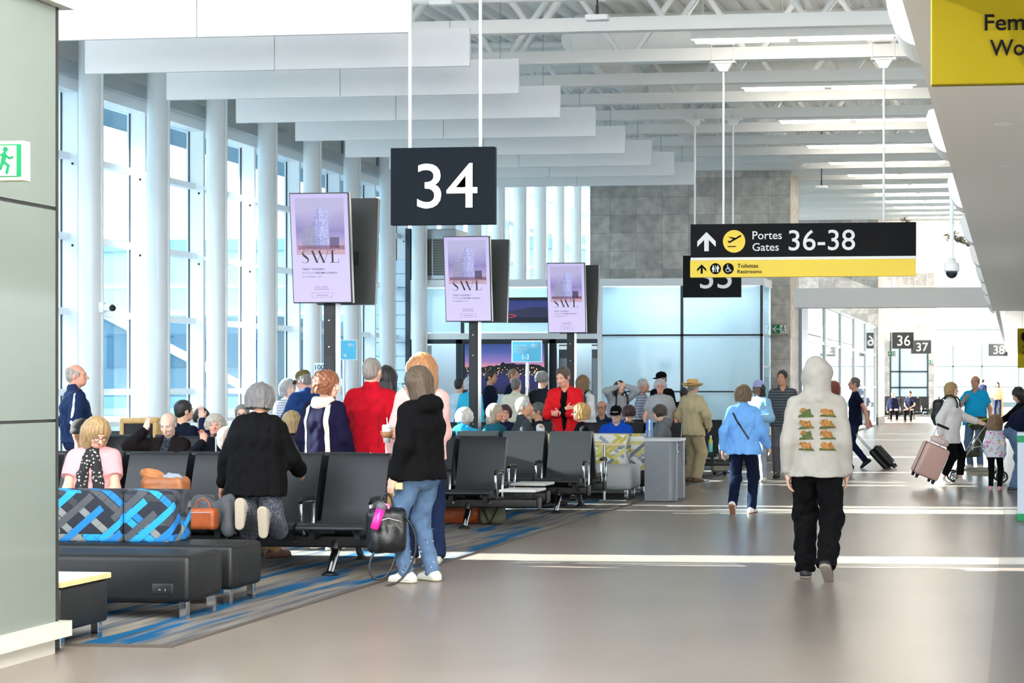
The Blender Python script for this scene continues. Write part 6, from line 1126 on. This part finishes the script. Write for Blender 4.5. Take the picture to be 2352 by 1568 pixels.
# black leather backpack and pink bottle in the near hand
hd = Jcup['Hd']['L']; p = wpos(Jcup, Jcup['Wr']['L']+hd[0]*.1)
def bag_(f):
    f.box((0, 0, -.02), (.15, .085, .17), .05, None, .02).ell((0, -.06, -.08), (.12, .06, .1), None, .03).cap((-.1, 0, .12), (.1, 0, .12), .045, .045, .04); f.folds(.004, 26, 3)
gb = sdf_thing('backpack', 'black leather backpack held low by the woman in black', 'backpack', (p.x-.03, p.y+.0, p.z-.31), (.24, .2, .28), .007, bag_, leath, None, .5)
mb = MB(); mb.tube(curve([(-.05, 0, .16), (-.04, 0, .25), (0, 0, .29), (.04, 0, .25), (.05, 0, .16)]), .008, 8); mb.build('handle', leath, gb)
for s, q in ((1, [(.12, -.06, .12), (.2, -.09, .0), (.22, -.1, -.14), (.18, -.1, -.3), (.08, -.11, -.42), (-.02, -.12, -.44)]), (-1, [(-.1, -.06, -.16), (-.16, -.1, -.3), (-.1, -.12, -.4), (.0, -.12, -.36), (.06, -.1, -.2)])): mb = MB(); mb.tube(curve(q), .009, 8); mb.build('strap', leath, gb)
mb = MB(); mb.tube([(-.1, -.085, .06), (0, -.1, .09), (.1, -.085, .06)], .005, 6); mb.build('zip', chrome, gb)
gp_ = mat('pink plastic', (206, 30, 140), .2, emit=0); gb2 = thing('water_bottle', 'bright pink water bottle in front of the black backpack', 'bottle', (p.x-.07, p.y-.16, p.z-.3), 0); gb2.rotation_euler = (0, .33, 0)
mb = MB(); mb.lathe([(.0001, 0), (.03, 0), (.034, .01), (.037, .17), (.0001, .17)], n=24); mb.build('body', gp_, gb2); mb = MB(); mb.lathe([(.038, .17), (.04, .175), (.04, .2), (.032, .215), (.0001, .217)], n=24); mb.build('lid', mat('bottle lid grey', (96, 92, 100), .4), gb2); mb = MB(); mb.tube([(.02, 0, .21), (.045, 0, .215), (.06, 0, .19)], .01, 8); mb.build('spout', mat('bright pink cap', (236, 110, 180), .4), gb2)
hd = Jcup['Hd']['L']; p2 = wpos(Jcup, Jcup['Wr']['L']+hd[0]*.05+hd[1]*-.05); g = thing('paper_bag', 'small folded tan paper in the hand of the woman in black', 'paper', p2, 0); mb = MB(); mb.rbox(-.01, .05, -.012, .012, -.03, .025, .008); mb.build('paper', mat('kraft paper', (206, 172, 128), .8), g)
# embroidery on her jeans
dots = MB(); me_ = Jcup['garments']['bottom'].data; vs_ = [v.co.copy() for v in me_.vertices if v.co.z < .36]; random.shuffle(vs_)
for v in vs_[:60]: dots.ell(v, (.007, .007, .006), 6, random.choice((0, 0, 1)))
dots.build('embroidery', [mat('flower silver', (210, 206, 214), .5), mat('flower red', (120, 30, 44), .6)], Jcup['garments']['bottom'])
# watch of the kneeling woman
mb = MB(); w = Jkneel['Wr']['L']; d = Jkneel['Hd']['L'][0]; mb.cyl(w-d*.012, w+d*.008, .033, n=18); mb.build('watch', mat('rose gold', (206, 160, 130), .25, .9), Jkneel['root'])
# bags on the nearest seat row
p = atG(368, 14.25)
def tote(f): f.box((0, 0, .2), (.18, .1, .2), .06, None, .03); f.cap((-.17, 0, .43), (.17, 0, .43), .06, .06, .03, op='s'); f.folds(.005, 22, 8)
g = sdf_thing('handbag', 'open tan leather tote bag on the seat beside the pink t-shirt', 'handbag', (p.x, p.y+.1, .432), (.24, .18, .46), .008, tote, tanl)
def flap(f): f.ell((-.13, .03, .4), (.11, .08, .065), rot('Y', 18), .02).ell((-.12, .02, .43), (.09, .06, .05), rot('Y', 18), .01, 's')
f = Field(V(-.3, -.15, .28), V(.15, .2, .56), .007); flap(f); f.build('flap', mat('tan leather light', (176, 112, 62), .5), g); f = Field(V(-.1, -.1, .25), V(.2, .15, .45), .008); f.ell((.05, 0, .37), (.09, .06, .05), None, .02); f.folds(.008, 40); f.build('scarf_inside', mat('grey blue knit', (140, 150, 170), .9), g)
p = atG(485, 14.1)
def coat(f):
    f.ell((0, 0, .06), (.2, .17, .09), None, .05).ell((-.1, -.02, .14), (.11, .12, .1), None, .04).ell((.1, -.05, .12), (.07, .1, .13), None, .04).cap((.15, -.1, .2), (.2, -.22, -.02), .05, .06, .04).cap((-.06, -.1, .18), (.02, -.18, .02), .05, .06, .04); f.folds(.014, 20, 5)
sdf_thing('folded_coat', 'crumpled dark grey wool coat heaped on the seat', 'coat', (p.x, p.y+.12, .45), (.36, .36, .32), .009, coat, mat('grey wool', (72, 74, 78), .95, noise=(60, .2)))
p = atG(468, 13.95)
def hbag(f): f.box((0, 0, .08), (.12, .06, .085), .035, None, .02); f.folds(.002, 30)
g = sdf_thing('handbag', 'small cognac leather handbag in front of the grey coat', 'handbag', (p.x, p.y-.02, .432), (.18, .12, .22), .006, hbag, cogn); mb = MB(); mb.tube(curve([(-.06, 0, .155), (-.05, 0, .22), (0, 0, .245), (.05, 0, .22), (.06, 0, .155)]), .006, 8); mb.build('handle', cogn, g); mb = MB(); mb.tube([(-.1, -.062, .13), (.1, -.062, .13)], .003, 5); mb.build('zip', chrome, g)
# luggage under the second row
p = atG(1065, 20.0)
def duf(f): f.cap((-.22, 0, .13), (.2, 0, .13), .12, .12, .03); f.cut((0, 0, .012), (0, 0, -1)); f.folds(.006, 24, 4)
g = sdf_thing('duffel_bag', 'brown leather duffel bag on the floor under the second seat row', 'duffel bag', (p.x, p.y-.25, .0), (.4, .2, .3), .009, duf, cogn); mb = MB(); mb.tube([(-.1, -.08, .22), (-.06, -.1, .28), (.05, -.1, .28), (.1, -.08, .22)], .01, 8); mb.build('handle', leath, g)
p = atG(1138, 19.7)
def gbag(f): f.box((0, 0, .14), (.13, .1, .13), .06, None, .02); f.folds(.006, 24, 6)
g = sdf_thing('shoulder_bag', 'grey green shoulder bag on the floor beside the brown duffel', 'bag', (p.x, p.y-.1, .012), (.2, .16, .3), .008, gbag, olive); mb = MB(); mb.tube([(-.1, -.1, .22), (0, -.12, .02), (.1, -.1, .22)], .014, 6); mb.build('strap', leath, g)
# suitcases
def suitcase(label, loc, rz, w, d, h, m, tilt=0, handle=.35, ribs=True):
    g = thing('suitcase', label, 'suitcase', loc, 0); g.rotation_euler = Euler((0, 0, rz)).to_matrix().to_4x4().to_euler() if not tilt else (Matrix.Rotation(rz, 4, 'Z') @ Matrix.Rotation(tilt, 4, 'X')).to_euler()
    mb = MB(); mb.rbox(-w/2, w/2, 0, d/2-.004, .06, .06+h, .045, n=4); mb.rbox(-w/2, w/2, d/2+.004, d, .06, .06+h, .045, n=4); mb.build('shell', m, g)
    mb = MB(); mb.rbox(-w/2+.008, w/2-.008, d/2-.006, d/2+.006, .068, .052+h, .04)
    mb.build('zip_band', black, g)
    if ribs:
        mb = MB()
        for i in range(5): x = -w/2+w*(i+1)/6; mb.rbox(x-.01, x+.01, -.006, d+.006, .12, h, .006)
        mb.build('rib', m, g)
    for x in (-w/2+.06, w/2-.06):
        for y in (.05, d-.05):
            mb = MB(); mb.rbox(x-.022, x+.022, y-.03, y+.03, .035, .075, .008); mb.cyl((x-.014, y, .027), (x+.014, y, .027), .027, n=14); mb.build('wheel', black, g)
    if handle:
        mb = MB(); z = .06+h
        for x in (-.09, .09): mb.cyl((x, d-.04, z-.02), (x, d-.04, z+handle), .009, n=8)
        mb.rbox(-.11, .11, d-.058, d-.022, z+handle-.02, z+handle+.02, .012, 1); mb.build('telescopic_handle', [alu, black], g)
    else: mb = MB(); mb.tube([(-.06, d/2, .06+h), (-.05, d/2, .1+h), (.05, d/2, .1+h), (.06, d/2, .06+h)], .01, 8); mb.build('carry_handle', black, g)
    return g
silv = mat('silver shell', (176, 172, 162), .35, .3); rose = mat('rose shell', (226, 186, 174), .4); bks = mat('black shell', (26, 28, 30), .4)
p = gnd(1655, 1092); g = suitcase('silver hard suitcase behind the light blue shirt', (p.x, p.y, 0), .3, .3, .24, .5, silv, 0, .32)
p = gnd(1764, 1066); suitcase('second silver hard suitcase between the blue shirt and the striped polo', (p.x, p.y, 0), -.2, .34, .24, .46, silv, 0, 0)
p = gnd(2128, 1119); g = suitcase('tilted pink hard suitcase pulled behind the white jacket', (p.x-.02, p.y, .03), -1.05, .42, .25, .52, rose, -.0, .3, False); g.rotation_euler = (Matrix.Rotation(.42, 4, 'Y') @ Matrix.Rotation(.5, 4, 'Z')).to_euler(); g.location.z = .09
q = Matrix.Translation(g.location) @ g.rotation_euler.to_matrix().to_4x4() @ Vector((.0, .1, .66))
def pil(f):
    for a in np.linspace(.5, 5.8, 9): f.ell((.1*math.cos(a), .09*math.sin(a), 0), (.06, .06, .05), None, .03)
    f.folds(.004, 40)
g2 = sdf_thing('travel_pillow', 'pale pink knitted pillow lying on the tilted pink suitcase', 'pillow', (q.x, q.y, q.z-.0), (.2, .2, .1), .009, pil, mat('pale pink knit', (232, 208, 204), .95, bump=(60, .3))); g2.rotation_euler = (0, .42, 0)
p = gnd(2062, 1076); g = suitcase('black suitcase rolling behind the man in the navy shirt', (p.x, p.y, .06), 1.3, .36, .22, .5, bks, 0, .42); g.rotation_euler = (Matrix.Rotation(-.75, 4, 'Y') @ Matrix.Rotation(1.5, 4, 'Z')).to_euler()
p = atG(495, 17.9); suitcase('dark suitcase with its handle up in front of the woman with white curls', (p.x, p.y, .012), 0, .36, .24, .55, bks, 0, .44)
x0, y0 = xy(1632, 29.45); g = thing('water_bottle', 'yellow to teal water bottle on the table by the straw hat man', 'bottle', (x0, y0, .447), 0); mb = MB(); mb.lathe([(.0001, 0), (.035, 0), (.037, .01), (.037, .19), (.018, .235), (.018, .25)], n=20); mb.build('body', ramp_mat('bottle fade', 2, [(0, (110, 200, 196)), (.45, (120, 204, 190)), (.75, (216, 206, 60)), (1, (226, 206, 60))], 4), g); mb = MB(); mb.cyl((0, 0, .245), (0, 0, .28), .021, n=14); mb.build('cap', alu, g)
# backpacks worn
def wornpack(J, label, m, hw=.14, back=.17, z=None):
    me = J['Ch']; c = me-J['fwd']*back; g = thing('backpack', label, 'backpack', wpos(J, c), J['root'].rotation_euler.z)
    f = Field(V(-.25, -.2, -.32), V(.25, .25, .32), .011); f.box((0, 0, -.03), (hw, .085, .21), .07, None, .02).ell((0, .07, -.09), (hw*.75, .06, .1), None, .03); f.folds(.003, 26); f.build('body', m, g)
    for s in (1, -1): mb = MB(); mb.tube(curve([(s*.09, -.06, .17), (s*.1, -.17, .26), (s*.1, -.3, .2), (s*.11, -.33, .05), (s*.12, -.2, -.12), (s*.12, -.06, -.18)]), .018, 8, flat=.4); mb.build('strap', leath, g)
    mb = MB(); mb.tube([(-.03, .0, .17), (0, .0, .22), (.03, .0, .17)], .008, 6); mb.build('handle', leath, g); return g
wornpack(Jbp, 'black backpack worn by the brown-haired woman at the third post', leath)
wornpack(Jpp, 'pink backpack worn by the girl with raised arms', mat('backpack pink', (232, 160, 190), .7))
wornpack(JW, 'black backpack worn over the white jacket', leath, .15, .2)
# stroller
p = gnd(2243, 1107); g = thing('stroller', 'olive stroller between the white jacket and the small child', 'stroller', (p.x, p.y, 0), .12)
tb_ = mat('stroller tube', (170, 172, 172), .3, .8); fb = mat('stroller cloth', (72, 72, 56), .85, noise=(20, .1)); gr_ = mat('lime trim', (160, 196, 50), .7)
for y in (-.22, .22):
    mb = MB(); mb.tube([(-.36, y, .1), (-.2, y, .42), (.02, y, .78), (.2, y, 1.02), (.34, y, 1.04)], .013, 8); mb.tube([(.38, y, .1), (.2, y, .4), (.0, y, .72)], .013, 8); mb.tube([(-.3, y, .2), (.34, y, .2)], .01, 8); mb.tube([(.16, y, .62), (-.1, y, .56), (-.2, y, .42)], .01, 8); mb.build('frame', tb_, g)
mb = MB(); mb.cyl((.34, -.22, 1.04), (.34, .22, 1.04), .018, n=10); mb.build('handle', black, g)
f = Field(V(-.35, -.3, .2), V(.35, .3, 1.1), .012); f.cap((.12, -.14, .88), (.12, .14, .88), .04, .04, .02).box((.05, 0, .68), (.035, .18, .22), .03, rot('Y', 22), .02).box((-.1, 0, .46), (.16, .18, .045), .04, None, .03).box((-.26, 0, .36), (.03, .15, .12), .03, rot('Y', -25), .02); f.folds(.005, 24); f.build('seat', fb, g)
f = Field(V(-.3, -.32, .7), V(.4, .32, 1.2), .012); f.ell((.06, 0, .9), (.24, .22, .17), None, .02).ell((.02, 0, .86), (.235, .19, .16), None, .01, 's').cut((0, 0, .86), (0.3, 0, -1)); f.folds(.004, 24); f.build('canopy', fb, g)
mb = MB(); mb.tube([(-.16, -.215, .93), (.0, -.22, 1.0), (.16, -.215, 1.04), (.28, -.2, .96)], .012, 6); mb.build('canopy_trim', gr_, g)
f = Field(V(-.3, -.25, .08), V(.35, .25, .32), .012); f.box((.04, 0, .17), (.2, .17, .06), .05, None, .02); f.folds(.008, 30); f.build('basket', mat('basket mesh', (170, 168, 150), .8), g)
for x, ys in ((-.37, (-.25, -.19, .19, .25)), (.39, (-.25, -.19, .19, .25))):
    for y in ys:
        mb = MB(); mb.tube([(x+.085*math.cos(a), y, .098+.085*math.sin(a)) for a in np.linspace(0, 2*PI, 25)[:-1]], .013, 8, 0, True); mb.cyl((x, y-.014, .098), (x, y+.014, .098), .02, n=10, mi=1)
        for k in range(5): a = k*2*PI/5; mb.cyl((x, y, .098), (x+.08*math.cos(a), y, .098+.08*math.sin(a)), .007, n=6, mi=1)
        mb.build('wheel', [black, tb_], g)
# phone in the hand of the person in the lilac hat, shoulder strap of the blue shirt
hd = JL['Hd']['R']; p = wpos(JL, JL['Wr']['R']+hd[0]*.1+hd[2]*.02); g = thing('phone', 'white phone held by the person in the lilac hat', 'phone', p, 0); mb = MB(); mb.rbox(-.04, .04, -.006, .006, -.06, .08, .006); mb.build('case', white, g); mb = MB(); mb.box(-.036, .036, .0055, .008, -.055, .075); mb.build('display', black, g)
decal(Jblue, Jblue['garments']['top'], [[(-.12, 1.02), (-.1, 1.005), (.13, 1.36), (.11, 1.375)]], leath, 'shoulder_strap', y_off=.008)
